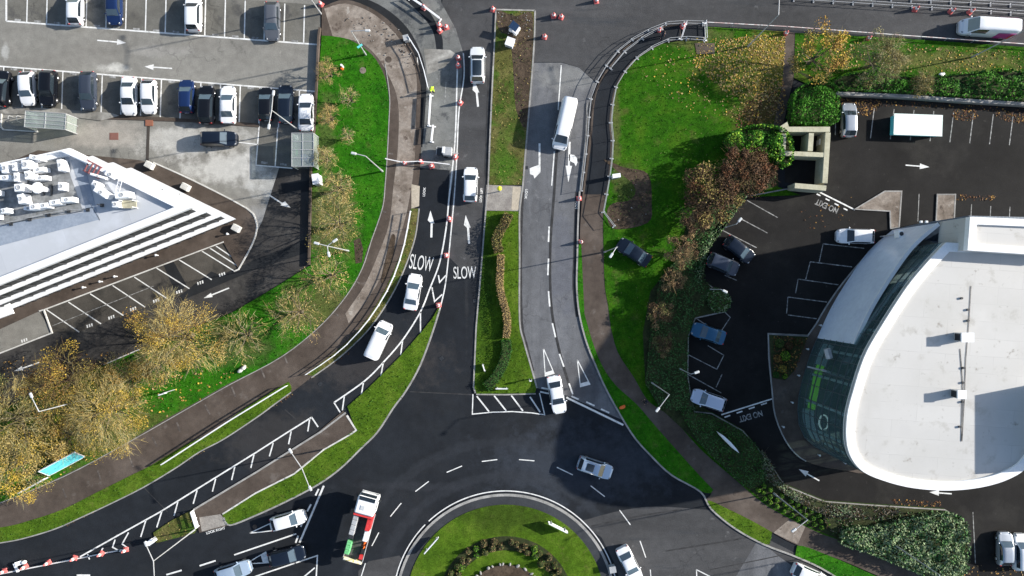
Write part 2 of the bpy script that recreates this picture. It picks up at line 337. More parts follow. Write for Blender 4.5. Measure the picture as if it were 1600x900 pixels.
# ================================================================ SETTING: ground, roads, paths, lawns
b = MB(); b.prism([(-420, -420), (420, -420), (420, 420), (-420, 420)], None, -.06); struct('ground', b, M['soil_far'])
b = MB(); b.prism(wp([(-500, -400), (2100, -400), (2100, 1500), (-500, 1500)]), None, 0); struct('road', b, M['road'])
def sheet(name, pts, z, mat, solid=False):
    b = MB(); b.prism(wp(pts), -.03 if solid else None, z); return struct(name, b, mat)
CPL = [(-300, -200), (503, -200), (500, 60), (497, 130), (493, 200), (488, 260), (485, 413), (435, 445), (400, 466), (362, 488), (300, 512), (220, 546), (160, 571), (80, 606), (0, 640), (-300, 760)]
sheet('car_park_surface', CPL, .004, M['park_old'])
sheet('car_park_lane', [(-300, 620), (0, 552), (82, 519), (124, 519), (262, 467), (331, 438), (372, 420), (410, 345), (440, 250), (487, 262), (485, 413), (435, 445), (400, 466), (362, 488), (300, 512), (220, 546), (160, 571), (80, 606), (0, 640), (-300, 760)], .008, M['park_lane'])
sheet('asphalt_patch', [(276, 466), (283, 470), (400, 421), (484, 393), (483, 371), (400, 405), (345, 430), (330, 424)], .012, M['patch'])
sheet('asphalt_patch', [(435, 289), (487, 281), (486, 299), (436, 303)], .012, M['patch'])
sheet('asphalt_patch', [(253, 408), (268, 403), (292, 446), (276, 462)], .013, M['patch'])
row1 = [(x, 33+(x-11)*.0757) for x in (10, 501)]
sheet('parking_bay_surface', [(10, 33), (501, 70), (501, 8), (10, -28)], .009, M['park_bay'])
sheet('parking_bay_surface', [(4, 104), (495, 143), (494, 205), (2, 166)], .009, M['park_bay'])
sheet('parking_bay_surface', [(405, 195), (494, 205), (489, 264), (400, 258)], .0112, M['park_bay'])
0 and sheet('concrete_apron', sm([(60, 195), (105, 188), (190, 186), (230, 200), (305, 200), (330, 236), (402, 240), (440, 275), (436, 318), (408, 345), (375, 322), (310, 285), (240, 252), (170, 240), (108, 229), (40, 240)], 3, True), .010, M['concrete'])
sheet('car_park_surface', [(62, 488), (345, 380), (400, 350), (372, 420), (331, 438), (262, 467), (124, 519), (82, 519)], .0095, M['park_brown'])
# building forecourt on the left
sheet('footpath', [(-100, 300), (60, 235), (215, 250), (242, 256), (300, 281), (385, 326), (402, 348), (398, 374), (372, 418), (350, 380), (62, 486), (-100, 560)], .10, M['path'], True)
sheet('footpath', [(-60, 164), (90, 170), (140, 174), (175, 177), (187, 181), (158, 189), (100, 181), (-60, 176)], .10, M['concrete'], True)
sheet('footpath', [(158, 186), (187, 179), (405, 193), (405, 199), (300, 191)], .08, M['path'], True)
# right car park
CPR = [(1297, 150), (1700, 171), (2000, 190), (2000, 1300), (1530, 1000), (1503, 878), (1500, 810), (1475, 795), (1350, 787), (1287, 782), (1225, 757), (1200, 720), (1160, 672), (1112, 645), (1085, 642), (1074, 587), (1075, 525), (1085, 497), (1110, 455), (1095, 437), (1100, 395), (1125, 360), (1162, 307), (1242, 291), (1290, 294)]
sheet('car_park_surface', CPR, .004, M['park_dark'])
# road tone patches
RA = [(833, 98), (878, 98), (905, 106), (932, 130), (919, 165), (914, 225), (905, 300), (904, 380), (901, 450), (906, 490), (917, 534), (932, 572), (950, 612), (972, 656), (885, 618), (838, 606), (828, 570), (818, 535), (811, 500), (811, 335), (820, 240), (826, 180), (831, 120)]
sheet('worn_road_surface', RA, .004, M['road_old'])
sheet('road_surface', [(716, -150), (2100, -150), (2100, 110), (1600, 70), (1200, 45), (1040, 38), (975, 70), (932, 128), (905, 106), (878, 97), (833, 97), (836, 17), (775, 15), (770, 95), (726, 85), (713, 50), (690, 10)], .005, M['road_mid'])
sheet('patched_road_surface', [(470, -150), (650, -150), (690, 5), (712, 45), (724, 83), (714, 240), (700, 330), (655, 322), (657, 250), (661, 180), (662, 120), (640, 60), (590, 18), (530, -5)], .006, M['road_top'])
sheet('asphalt_patch', [(652, 262), (703, 266), (697, 350), (648, 345)], .010, M['road'])
sheet('asphalt_trench', sm([(545, -10), (590, 6), (630, 36), (655, 76), (666, 120), (664, 180), (660, 230)], 4)+sm([(654, 230), (657, 180), (657, 120), (646, 82), (622, 46), (585, 16), (540, 0)], 4), .011, M['patch'])
sheet('asphalt_trench', sm([(640, -20), (672, 20), (690, 55), (692, 78)], 4)+sm([(682, 78), (676, 48), (655, 20), (625, -8)], 4), .010, M['road'])
sheet('asphalt_patch', [(703, 78), (662, 76), (668, 116), (690, 108), (715, 86)], .012, M['concrete'])
sheet('road_surface', [(720, 52), (769, 52), (768, 165), (763, 290), (752, 430), (720, 420), (700, 400), (716, 160)], .0045, M['road_mid'])
sheet('worn_road_surface', sm([(905, 815), (960, 800), (1010, 792), (1060, 793), (1110, 797)], 3)+[(1250, 868), (1320, 920), (1300, 1000), (1000, 1000), (960, 880), (940, 840)], .0042, M['road_mid'])
sheet('worn_road_surface', [(560, 892), (576, 877), (624, 868), (634, 880), (612, 960), (560, 960)], .0042, M['road_mid'])
sheet('asphalt_patch', [(1150, 900), (1185, 842), (1215, 868), (1260, 900), (1260, 990), (1150, 990)], .0086, M['road_old'])
# --- footpaths
P1 = sm([(503, 12), (540, 0), (585, 16), (622, 46), (646, 82), (657, 120), (657, 180), (657, 250), (652, 300), (645, 335), (634, 385), (617, 425), (598, 465), (572, 502), (543, 535), (515, 560), (480, 588), (455, 608), (425, 624), (380, 648), (330, 676), (290, 700), (255, 722), (200, 750), (150, 774), (100, 798), (50, 816), (0, 828), (-120, 840)], 4) \
   + sm([(-120, 795), (0, 783), (50, 764), (100, 741), (150, 717), (200, 689), (250, 659), (300, 631), (360, 597), (400, 579), (440, 555), (470, 534), (500, 507), (520, 486), (540, 461), (555, 439), (565, 419), (572, 394), (580, 374), (590, 349), (597, 324), (601, 289), (603, 250), (604, 225), (606, 190), (607, 160), (603, 130), (596, 110), (584, 90), (567, 75), (544, 62), (503, 57)], 4)
sheet('footpath', P1, .10, M['path'], True)
P1m = sm([(507, 14), (540, 6), (580, 20), (615, 50), (640, 86), (651, 122), (650, 180), (648, 250), (640, 310), (628, 360), (606, 412), (580, 460), (545, 505)], 4)+sm([(540, 490), (570, 445), (590, 400), (608, 350), (615, 290), (622, 230), (622, 160), (606, 116), (585, 84), (560, 66), (520, 57)], 4)
sheet('muddy_footpath', P1m, .106, M['path_mud'])
sheet('footpath', [(480, 584), (520, 568), (486, 590), (455, 614), (452, 598)], .102, M['path'], True)
sheet('tactile_paving', [(643, 288), (656, 291), (655, 322), (643, 326)], .112, M['slab_tan'])
P2 = [(302, 795), (400, 737), (497, 675), (536, 642), (542, 650), (556, 672), (505, 702), (460, 739), (400, 769), (348, 802), (360, 820), (312, 832)]
sheet('footpath', P2, .10, M['path'], True)
sheet('tactile_paving', [(312, 808), (345, 803), (357, 819), (316, 830)], .108, M['slab'])
P3 = sm([(1062, 40), (1040, 41), (1012, 52), (977, 74), (953, 101), (935, 131), (925, 161), (920, 222), (911, 296), (908, 330), (906, 380), (909, 447), (911, 490), (923, 532), (938, 570), (960, 602), (993, 632), (1023, 667), (1063, 712), (1090, 742), (1112, 768), (1104, 782), (1135, 794), (1170, 811), (1206, 831), (1245, 851), (1312, 874), (1380, 903), (1460, 935)], 3) \
   + sm([(1480, 905), (1450, 897), (1412, 884), (1350, 859), (1307, 841), (1275, 829), (1200, 790), (1150, 749), (1100, 706), (1072, 676), (1050, 650), (1030, 638), (1010, 622), (990, 588), (965, 549), (954, 508), (950, 476), (945, 447), (943, 390), (943, 332), (952, 275), (957, 222), (955, 195), (958, 162), (963, 137), (978, 112), (996, 92), (1013, 81), (1036, 68), (1064, 63)], 3)
sheet('footpath', P3, .10, M['path'], True)
sheet('fresh_footpath', sm([(1062, 41), (1040, 43), (1013, 54), (979, 76), (956, 102), (938, 132), (929, 161), (924, 222), (913, 304)], 4)+sm([(934, 304), (946, 300), (951, 270), (954, 222), (952, 195), (955, 162), (961, 137), (976, 110), (994, 90), (1012, 79), (1035, 67), (1062, 62)], 4), .106, M['road'])
sheet('footpath', [(1232, 812), (1258, 822), (1246, 850), (1208, 832)], .104, M['path_mud'])
sheet('footpath', [(1227, 50), (1242, 52), (1240, 120), (1222, 200), (1206, 200), (1222, 120)], .10, M['path'], True)
sheet('footpath', [(760, 289), (818, 291), (813, 330), (757, 329)], .10, M['slab'], True)
sheet('tactile_paving', [(801, 292), (816, 293), (812, 328), (799, 328)], .108, M['slab_tan'])
# building kerb apron on the right
AP = sm([(1400, 357), (1360, 392), (1318, 440), (1290, 480), (1270, 515)], 3)[:-1]+[(1262, 524), (1200, 521)]+sm([(1201, 560), (1206, 610), (1211, 650), (1228, 690), (1250, 715), (1280, 728), (1320, 735), (1340, 739)], 3)+[(1500, 740), (1520, 600), (1500, 345)]
sheet('footpath', AP, .11, M['path'], True)
# --- lawns
LAWN = {}
G1 = [(503, 56)]+sm([(520, 57), (545, 62), (568, 75), (585, 90), (597, 110), (604, 130), (608, 160), (607, 190), (605, 225), (604, 250), (601, 290), (597, 325), (590, 350), (580, 375), (572, 395), (565, 420), (555, 440), (540, 462), (520, 487), (500, 508), (470, 535), (440, 556), (400, 580), (360, 598), (300, 632), (250, 660), (200, 690), (150, 718), (100, 742), (50, 765), (0, 784), (-120, 796)], 4)+[(-120, 690), (0, 641), (80, 607), (160, 572), (220, 547), (300, 513), (362, 489), (400, 467), (435, 446), (486, 414), (489, 260), (494, 200), (498, 130)]
LAWN['G1'] = (G1, M['grass'])
G2 = sm([(654, 326), (648, 370), (635, 410), (620, 445), (600, 480), (575, 515), (545, 545), (520, 566), (490, 587)], 4)+sm([(478, 585), (510, 561), (545, 531), (575, 496), (600, 456), (617, 420), (632, 380), (643, 326)], 4)
G3 = sm([(452, 597), (455, 611), (430, 630), (400, 652), (350, 685), (312, 705), (275, 730), (225, 760), (175, 785), (130, 806), (87, 825), (37, 840), (0, 847), (-120, 862)], 4)+sm([(-120, 838), (0, 824), (50, 812), (100, 795), (150, 770), (200, 745), (240, 725), (290, 695), (332, 675), (380, 640), (420, 615), (450, 597)], 4)
LAWN['G2'] = (G2, M['grass_rough']); LAWN['G3'] = (G3, M['grass_lime'])
G4l = sm([(685, 481), (675, 498), (660, 517), (625, 557), (575, 607), (545, 634), (540, 645), (557, 671), (550, 676), (505, 703), (460, 740), (400, 770), (348, 803)], 2)
G4r = sm([(350, 808), (360, 820), (400, 805), (450, 782), (497, 757), (532, 732), (565, 700), (590, 675), (615, 637), (635, 610), (657, 570), (675, 522), (687, 484)], 4)
LAWN['G4'] = ([(685, 481), (675, 498), (660, 517), (625, 557), (575, 607), (543, 635), (556, 671), (505, 703), (460, 740), (400, 770), (348, 803)]+G4r, M['grass_lime'])
LAWN['G5'] = ([(302, 796), (311, 822), (304, 833), (245, 848), (240, 832), (270, 812)], M['grass_rough'])
M1 = [(776, 17), (834, 18), (834, 60), (830, 120), (825, 180), (820, 240), (816, 289), (764, 289), (766, 230), (769, 160), (773, 80)]
LAWN['M1'] = (M1, M['grass_rough'])
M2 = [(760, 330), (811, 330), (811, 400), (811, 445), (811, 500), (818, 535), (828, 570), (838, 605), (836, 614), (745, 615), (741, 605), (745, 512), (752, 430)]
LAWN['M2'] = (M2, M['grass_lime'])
G6 = [(904, 380), (908, 380), (911, 447)]+sm([(913, 490), (925, 532), (940, 570), (962, 602), (995, 632), (1025, 667), (1065, 712), (1092, 742), (1114, 765)], 3)+sm([(1110, 770), (1095, 767), (1050, 741), (1017, 710), (987, 675), (950, 612), (932, 572), (917, 534), (906, 490), (902, 447)], 3)
LAWN['G6'] = (G6, M['grass'])
LAWN['G7'] = (sm([(1104, 782), (1112, 783), (1135, 794), (1170, 811), (1206, 831)], 3)+[(1202, 850)]+sm([(1195, 850), (1150, 826), (1112, 796), (1104, 784)], 3), M['grass_lime'])
LAWN['G8'] = (sm([(1245, 852), (1262, 855), (1312, 875), (1380, 905), (1440, 930)], 3)+sm([(1420, 960), (1330, 915), (1282, 886), (1242, 868)], 3), M['grass'])
G9 = [(1066, 64), (1102, 64), (1102, 42), (1226, 50), (1222, 130), (1207, 200)]+[(1215, 292), (1250, 305), (1162, 308), (1126, 361), (1101, 396), (1096, 438), (1141, 467), (1132, 487), (1087, 497), (1076, 525), (1075, 587), (1081, 625), (1086, 641), (1112, 644), (1161, 671), (1201, 719), (1226, 756), (1288, 781), (1351, 786), (1474, 794), (1499, 811), (1502, 878), (1510, 930)] \
   + sm([(1480, 910), (1450, 898), (1412, 885), (1350, 860), (1307, 842), (1275, 830), (1200, 791), (1150, 750), (1100, 707), (1072, 677), (1050, 651), (1030, 639), (1010, 623), (990, 589), (965, 550), (954, 509), (950, 477), (945, 447), (943, 390), (943, 332), (952, 275), (957, 222), (955, 195), (958, 162), (963, 137), (978, 112), (996, 92), (1013, 81), (1036, 68)], 3)
LAWN['G9'] = (G9, M['grass_right'])
LAWN['G10'] = ([(1242, 52), (1400, 60), (1600, 74), (2000, 98), (2000, 189), (1600, 166), (1297, 148), (1240, 122)], M['grass_right'])
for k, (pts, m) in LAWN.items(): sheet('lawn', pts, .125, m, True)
for pts in (sm([(943, 250), (975, 262), (1012, 272), (1018, 318), (1012, 348), (960, 358), (948, 334), (957, 318), (985, 312), (990, 290)], 4, True),): sheet('mud', pts, .131, M['mud'])
for pts in ([(1016, 455), (1060, 400), (1075, 340), (1140, 275), (1180, 215), (1208, 202), (1216, 290), (1162, 309), (1126, 361), (1101, 396), (1096, 438), (1141, 467), (1132, 487), (1087, 497), (1076, 525), (1075, 587), (1081, 625), (1112, 645), (1161, 671), (1201, 719), (1226, 756), (1288, 781), (1351, 786), (1474, 794), (1499, 811), (1502, 878), (1500, 905), (1480, 908), (1450, 896), (1350, 858), (1275, 828), (1200, 789), (1150, 748), (1072, 675), (1030, 637), (1008, 600), (1004, 520)],
            [(1242, 110), (1297, 130), (1600, 140), (1990, 150), (1990, 187), (1600, 165), (1297, 147)]):
    sheet('planting_bed', pts, .133, M['soil'])
for pts in (sm([(776, 17), (805, 26), (830, 20), (833, 60), (828, 130), (822, 200), (806, 170), (802, 110), (796, 60), (780, 48)], 3, True),
            sm([(618, 372), (612, 410), (600, 440), (596, 436), (604, 400), (612, 368)], 3, True)): sheet('mud', pts, .130, M['mud'])
for pts in ([(553, 376), (563, 372), (568, 388), (566, 410), (556, 412)],): sheet('mud', pts, .131, M['mud'])
sheet('concrete_slab', [(1085, 68), (1116, 68), (1116, 85), (1088, 85)], .17, M['path'], True)
sheet('shrub_bed', [(1201, 523), (1262, 526), (1252, 550), (1240, 580), (1226, 594), (1206, 590)], .118, M['soil'])
for pts in (([(1335, 327), (1382, 299), (1408, 299), (1404, 356), (1391, 357), (1390, 330)]), ([(1464, 304), (1492, 304), (1490, 344), (1462, 345)])):
    sheet('paved_island', pts, .12, M['slab_tan'] if False else M['path_mud'], True)
    b = MB(); b.ribbon(wp(pts), .16, -.02, .135, closed=True); struct('kerb', b, M['kerb'])
# --- kerbs
b = MB()
for pts, wd in ((sm([(655, 326), (649, 370), (636, 410), (621, 445), (601, 480), (576, 515), (546, 545), (521, 566), (487, 590)], 4), .14), (G4r, .2), ([(775, 16), (772, 80), (768, 160), (765, 230), (763, 289), (759, 330), (751, 430), (744, 512), (740, 605), (743, 614)], .18),
                (sm([(836, 17), (835, 60), (831, 120), (826, 180), (821, 240), (817, 290), (812, 330), (812, 400), (812, 500), (819, 535), (829, 570), (839, 606)], 4), .2), ([(744, 616), (790, 616.5), (837, 615)], .16), ([(774, 15.5), (836, 17)], .18),
                (sm([(918, 161), (914, 225), (906, 296), (903, 350), (902, 400), (901, 447), (905, 490), (916, 534), (931, 572), (949, 612), (986, 676), (1016, 711), (1049, 742), (1094, 768), (1111, 795), (1149, 826), (1195, 851), (1242, 869), (1282, 887), (1330, 916)], 4), .2),
                (sm([(455, 613), (430, 631), (400, 653), (350, 686), (312, 706), (275, 731), (225, 761), (175, 786), (130, 807), (87, 826), (37, 841), (0, 848), (-100, 864)], 4), .14),
                ([(540, 645), (502, 674), (400, 738), (303, 796)], .22), (sm([(602, 100), (609, 150), (608, 190), (605, 250), (602, 290), (598, 325), (581, 375), (566, 420), (541, 463), (501, 509), (441, 557), (361, 600), (301, 634), (201, 691), (101, 744), (0, 786)], 4), .1),
                (CPR[17:-1][::-1] if False else [(1242, 293), (1162, 308), (1125, 361), (1100, 396), (1095, 438), (1141, 467), (1132, 487), (1086, 497), (1075, 525), (1074, 587), (1080, 626), (1085, 643), (1112, 646), (1160, 673), (1200, 721), (1225, 758), (1287, 783), (1350, 788), (1475, 796), (1500, 811), (1503, 878)], .15), (AP[2:28], .14), ([(1201, 522), (1262, 525)], .14)):
    b.ribbon(wp(pts), wd, -.02, .14)
struct('kerb', b, M['kerb'])
b = MB()
for pts, wd in (([(348, 803), (400, 770), (460, 740), (505, 703), (552, 676)], .18), ([(542, 649), (557, 672), (551, 676)], .2), (sm([(240, 254), (300, 281), (385, 325), (400, 345), (401, 362), (393, 385), (373, 421)], 3), .16), ([(373, 421), (366, 424)], .16),
                ([(62, 486), (72, 483), (350, 378)], .14), ([(69, 484), (82, 520), (0, 552)], .16), ([(2, 200), (2, 198), (6, 203), (60, 206)], .14), ([(3, 178), (2, 198)], .14)):
    b.ribbon(wp(pts), wd, -.02, .135)
struct('pale_kerb', b, M['kerb_white'])
# car-park edge wall beside the left lawn
b = MB(); b.ribbon(wp([(501, 45), (499, 60), (496, 130), (492, 200), (487, 262), (484, 414)]), .25, -.02, .5); struct('edging', b, M['path'])
# --- roundabout island
RC = P(790, 943)
def ring(r, n=96, a0=0, a1=360): return [(RC[0]+r/S*math.cos(R(a0+(a1-a0)*i/n)), RC[1]+r/S*math.sin(R(a0+(a1-a0)*i/n))) for i in range(n if a1-a0 == 360 else n+1)]
b = MB(); b.prism(ring(172), -.02, .10); struct('roundabout_apron', b, asphalt('apron_concrete', .042, COOL, .35))
b = MB(); b.ribbon(ring(170), .32, .05, .13, closed=True); struct('kerb', b, M['kerb'])
b = MB(); b.prism(ring(155), 0, .16); struct('lawn', b, M['grass_lime'])
b = MB(); b.prism(ring(106), 0, .17); b.prism(ring(84), 0, .2, 1); b.prism(ring(77), 0, .19, 2); b.prism(ring(62), 0, .45, 3); b.prism(ring(44), 0, .52, 1); struct('flower_bed', b, [M['soil'], M['grass_lime'], M['soil'], M['mud']])
# ================================================================ PAINTED MARKINGS
mk = MB(); fd = MB()
def ln(pts, wpx=1.6, z=.016, t=None): (t or mk).ribbon(wp(pts), wpx/S, None, z)
def pg(pts, z=.016, t=None): (t or mk).prism(wp(pts), None, z)
def arrow(tail, tip, sh=2.0, hl=14, hw=9, hook=0, t=None):
    tx, ty = tail; dx, dy = tip[0]-tx, tip[1]-ty; L = math.hypot(dx, dy); dx /= L; dy /= L; nx, ny = -dy, dx
    bx, by = tip[0]-dx*hl, tip[1]-dy*hl; o = hook
    pg([(tx+nx*sh/2, ty+ny*sh/2), (bx+nx*sh/2, by+ny*sh/2), (bx+nx*hw/2*(1-o*.2), by+ny*hw/2*(1-o*.2)), (tip[0]-nx*o*3, tip[1]-ny*o*3), (bx-nx*hw/2*(1+o*.3)+dx*hl*.3*o, by-ny*hw/2*(1+o*.3)+dy*hl*.3*o), (bx-nx*sh/2, by-ny*sh/2), (tx-nx*sh/2, ty-ny*sh/2)], t=t)
def text(s, X, Y, hpx, ang, wscale=1.0, z=.0165, t=None, wt=.02):
    cu = bpy.data.curves.new('txt', 'FONT'); cu.body = s; cu.align_x = 'CENTER'; cu.align_y = 'CENTER'; cu.size = 1; cu.offset = wt
    o = bpy.data.objects.new('txt', cu); COL.objects.link(o); dg = bpy.context.evaluated_depsgraph_get()
    me = bpy.data.meshes.new_from_object(o.evaluated_get(dg)); bpy.data.objects.remove(o); bpy.data.curves.remove(cu)
    k = hpx/S/.7; c = P(X, Y); a = R(ang); vs = []
    for v in me.vertices:
        x, y = v.co.x*k*wscale, v.co.y*k
        vs.append((c[0]+x*math.cos(a)-y*math.sin(a), c[1]+x*math.sin(a)+y*math.cos(a), z))
    (t or mk).add(vs, [tuple(p.vertices) for p in me.polygons]); bpy.data.meshes.remove(me)
# left car park, row 1 and 2
ln([(10, 33), (501, 70)], 2.4); ln([(10, 33), (10, -30)], 3)
for k in range(1, 16):
    x = 11+30.9*k; y = 33+(x-11)*.0757
    if x < 496: ln([(x, y-1), (x+1.5, y-60)], 1.9)
    pg([(x-19, y-6), (x-9, y-5.2), (x-9, y-1.5), (x-19, y-2.3)], t=fd)
ln([(-60, 99), (5, 104), (495, 143)], 2.2)
for k in range(-1, 16):
    x = 6+30.8*k; y = 104+(x-6)*.0797
    ln([(x, y+1), (x-2, y+61)], 1.9)
    pg([(x+11, y+2), (x+21, y+2.8), (x+21, y+6.3), (x+11, y+5.5)], t=fd)
ln([(371, 222), (404, 226)], 1.6); ln([(405, 196), (400, 258)], 1.8); ln([(434, 199), (430, 260)], 1.8); ln([(399, 258), (457, 263)], 1.8)
for x, y in ((408, 255), (438, 258)): pg([(x, y-3), (x+10, y-2), (x+10, y+1.5), (x, y+.5)], t=fd)
arrow((152, 63), (197, 67)); arrow((269, 107), (226, 104)); arrow((421, 305), (453, 326), 2.2, 15, 9, .6); arrow((358, 450), (318, 466), 2, 14, 7); arrow((62, 566), (22, 580), 1.8, 14, 7)
ln([(220, 545), (162, 570)], 1.5)
for a, c in (((73, 484), (124, 519)), ((107, 472), (158, 506)), ((141, 459), (193, 493)), ((176, 446), (227, 480)), ((210, 433), (262, 467)), ((245, 419), (296, 451)), ((280, 406), (331, 437)), ((315, 392), (367, 424)), ((327, 387), (372, 416)), ((337, 384), (362, 401))): ln([a, c], 1.7)
ln([(82, 509), (240, 447)], .9, t=fd)
for x, y in ((140, 510), (174, 497), (208, 484), (244, 471), (280, 457), (313, 443), (347, 430), (38, 533)):
    for k in range(3): pg([(x-5+k*3.6, y-2+.2-k*1.3), (x-3+k*3.6, y-2.6-k*1.3), (x-2+k*3.6, y+2-k*1.3), (x-4+k*3.6, y+2.6-k*1.3)])
# slip road
ln(sm([(715, 85), (714, 130), (711, 220), (702, 307), (697, 357), (687, 410), (672, 450), (657, 487), (630, 530), (600, 565), (570, 595), (522, 629)], 5), 2.2)
ln(sm([(724, 83), (725, 120), (717, 175), (714, 240), (710, 305), (705, 360), (700, 410), (695, 450), (687, 484)], 5), 1.9)
for q in ([(685, 430), (687, 441), (697, 430)], [(675, 449), (679, 471), (691, 460)], [(657, 487), (657, 520)], [(629, 533), (626, 555)], [(599, 566), (594, 594)], [(568, 597), (564, 621)], [(538, 619), (535, 641)], [(522, 629), (532, 645)]): ln(q, 2)
H1 = [(487, 652), (450, 675), (400, 707), (250, 800), (205, 825), (125, 870)]
ln(H1, 2.2); ln([(487, 652), (497, 667)], 2.2)
for q in ([(484, 654), (481, 674)], [(455, 674), (451, 694)], [(427, 692), (421, 713)], [(397, 710), (392, 731)], [(367, 729), (362, 750)], [(337, 748), (332, 768)], [(308, 766), (302, 787)], [(278, 784), (272, 806)], [(253, 799), (245, 824)], [(228, 813), (220, 839)], [(201, 832), (191, 850), (201, 857)], [(180, 843), (176, 855), (189, 862)], [(161, 856), (156, 865)], [(137, 866), (140, 874)]): ln(q, 2)
ln([(201, 857), (125, 872), (0, 897), (-40, 905)], 1.8)
text('SLOW', 658, 412, 23, -9, .4, wt=.0); text('SLOW', 726, 427, 19, 1, .47, wt=.0)
text('LOOK', 663, 300, 3.6, 84, 1.0); text('LOOK LEFT', 752, 305, 3.6, 84, .85); text('LOOK', 822, 303, 3.6, -96, 1.1); text('LOOK', 901, 320, 3.6, 84, .9); text('LOOK RIGHT', 337, 829, 4, 16, .9)
arrow((674, 371), (675, 329), 3.2, 20, 10, .8); arrow((733, 381), (730, 336), 3.2, 20, 10, .8); arrow((747, 167), (743, 125), 3.2, 20, 10, .8)
# right arm
ln([(877, 102), (872, 172)], 1.7); ln([(866, 237), (862, 290)], 1.7)
for q in ([(858, 354), (857, 378)], [(857, 404), (856, 430)], [(857, 455), (859, 479)], [(863, 505), (868, 527)], [(874, 553), (881, 573)], [(889, 599), (895, 616)]): ln(q, 2.4)
ln([(843, 224), (843, 258)], 3); pg([(844.5, 257), (844.5, 269), (835, 279), (833.5, 274), (828, 272), (827.5, 263), (835, 260)])
arrow((890, 222), (888, 285), 3, 26, 10, 0); pg([(889, 241), (897, 242), (904, 250), (899.5, 260), (897.5, 255), (889, 251)])
def giveway(ap, bl, br, th=6):
    ln([ap, bl], 1.5); ln([ap, br], 1.5)
    u = [(bl[i]+(ap[i]-bl[i])*th/44) for i in (0, 1)]; v = [(br[i]+(ap[i]-br[i])*th/44) for i in (0, 1)]
    pg([bl, br, v, u], .0165)
giveway((849, 544), (852, 588), (866, 584)); giveway((902, 562), (907, 605), (922, 601))
giveway((390, 833), (424, 817), (427, 829), 4); giveway((384, 881), (416, 862), (421, 879), 12)
ln([(885, 621), (974, 664)], 3)
for q in ([(893, 619), (904, 624)], [(916, 628), (929, 634)], [(939, 639), (952, 645)], [(846, 606), (858, 608)], [(844, 612), (858, 615)]): ln(q, 2.4)
ln([(739, 616), (738, 647), (770, 644), (800, 643), (830, 645), (851, 648), (843, 614)], 1.6)
for q in ([(745, 619), (764, 643)], [(772, 618), (791, 642)], [(799, 618), (817, 642)], [(828, 620), (844, 644)]): ln(q, 2.2)
# roundabout lane dashes and edge line
for a, c in (((753, 721), (777, 718)), ((811, 718), (835, 720)), ((870, 730), (895, 742)), ((923, 759), (945, 776)), ((968, 797), (985, 820)), ((1000, 845), (1009, 871)), ((698, 738), (722, 728)), ((649, 768), (670, 752)), ((610, 807), (627, 786)), ((581, 853), (592, 832)), ((564, 902), (571, 880)), ((1016, 890), (1018, 915))): ln([a, c], 1.5)
mk.ribbon(ring(176, 80, -20, 133), 1.7/S, None, .016); mk.ribbon(ring(176, 30, 135.5, 200), 1.7/S, None, .016)
# bottom left entry
ln([(506, 759), (468, 848)], 3)
for q in ([(498, 764), (493, 774)], [(486, 788), (480, 799)], [(473, 815), (470, 823)], [(466, 837), (462, 848)]): ln(q, 2.6)
ln([(366, 867), (463, 834)], 2.2); ln([(312, 884), (337, 876)], 2.4); ln([(260, 898), (284, 891)], 2.4); pg([(120, 897.5), (141, 897.5), (141, 903), (120, 903)])
ln([(398, 901), (496, 868), (494, 905)], 2); ln([(474, 902), (492, 887)], 2)
ln([(1088, 890), (1110, 901)], 1.6); ln([(1088, 890), (1089, 905)], 1.6)
ln([(655, 122), (652, 90)], 1.2); ln([(697, 128), (695, 162)], 1.2, t=fd)
# right car park
rp = []
for q in ([(1167, 313), (1215, 340)], [(1156, 341), (1199, 364)], [(1129, 360), (1182, 387)], [(1132, 430), (1151, 438)], [(1087, 497), (1107, 510)], [(1132, 487), (1141, 496), (1127, 517)], [(1075, 554), (1120, 577), (1131, 555), (1106, 540)], [(1075, 585), (1127, 614)], [(1128, 585), (1119, 605)],
          [(1286, 381), (1350, 388)], [(1266, 409), (1331, 417)], [(1247, 436), (1310, 445)], [(1231, 464), (1292, 472)], [(1231, 492), (1276, 498)], [(1286, 381), (1280, 409)], [(1266, 409), (1259, 436)], [(1247, 436), (1243, 458)], [(1231, 464), (1229, 490)], [(1436, 303), (1434, 346)], [(1518, 319), (1517, 338)], [(1548, 322), (1547, 340)], [(1578, 323), (1577, 341)],
          [(1306, 170), (1305, 211)], [(1520, 800), (1524, 880)]): ln(q, 1.3, t=fd)
for k in range(9):
    x = 1366+k*31; ln([(x, 169+(x-1366)*.05), (x-6, 216+(x-1366)*.05)], 1.4, t=fd)
ln([(1278, 299), (1336, 328)], 2.2); ln([(1127, 648), (1207, 623)], 2)
for k in range(4): ln([(1276+k*14, 303+k*7.5), (1282+k*14, 306+k*7.5)], 2); ln([(1132+k*19, 652-k*6.5), (1141+k*19, 649-k*6.5)], 2)
text('NO EXIT', 1292, 322, 9, 156, .75, t=fd); text('NO EXIT', 1173, 650, 9, 196, .75, t=fd)
arrow((1415, 258), (1452, 261), 1.8, 15, 9); arrow((1280, 751), (1248, 733), 2, 15, 9); arrow((1487, 771.5), (1452, 769), 2, 15, 9)
struct('road_markings', mk, M['paint']); struct('faded_markings', fd, M['paint_faded'])
pt = MB()
for x, y, dx, dy in ((412, 583, 9, 17), (367, 612, 9, 16), (325, 640, 9, 16), (281, 667, 8, 15), (243, 690, 8, 15), (207, 722, 7, 15), (157, 742, 7, 15), (102, 770, 6, 15), (448, 560, 9, 16), (525, 490, 14, 8), (560, 440, 16, 6), (600, 330, 26, 3), (606, 240, 26, 1)):
    ln([(x-dx*.5, y-dy*.5), (x+dx*(.1+.5*random.random()), y+dy*.45)], 2.6, .112, pt)
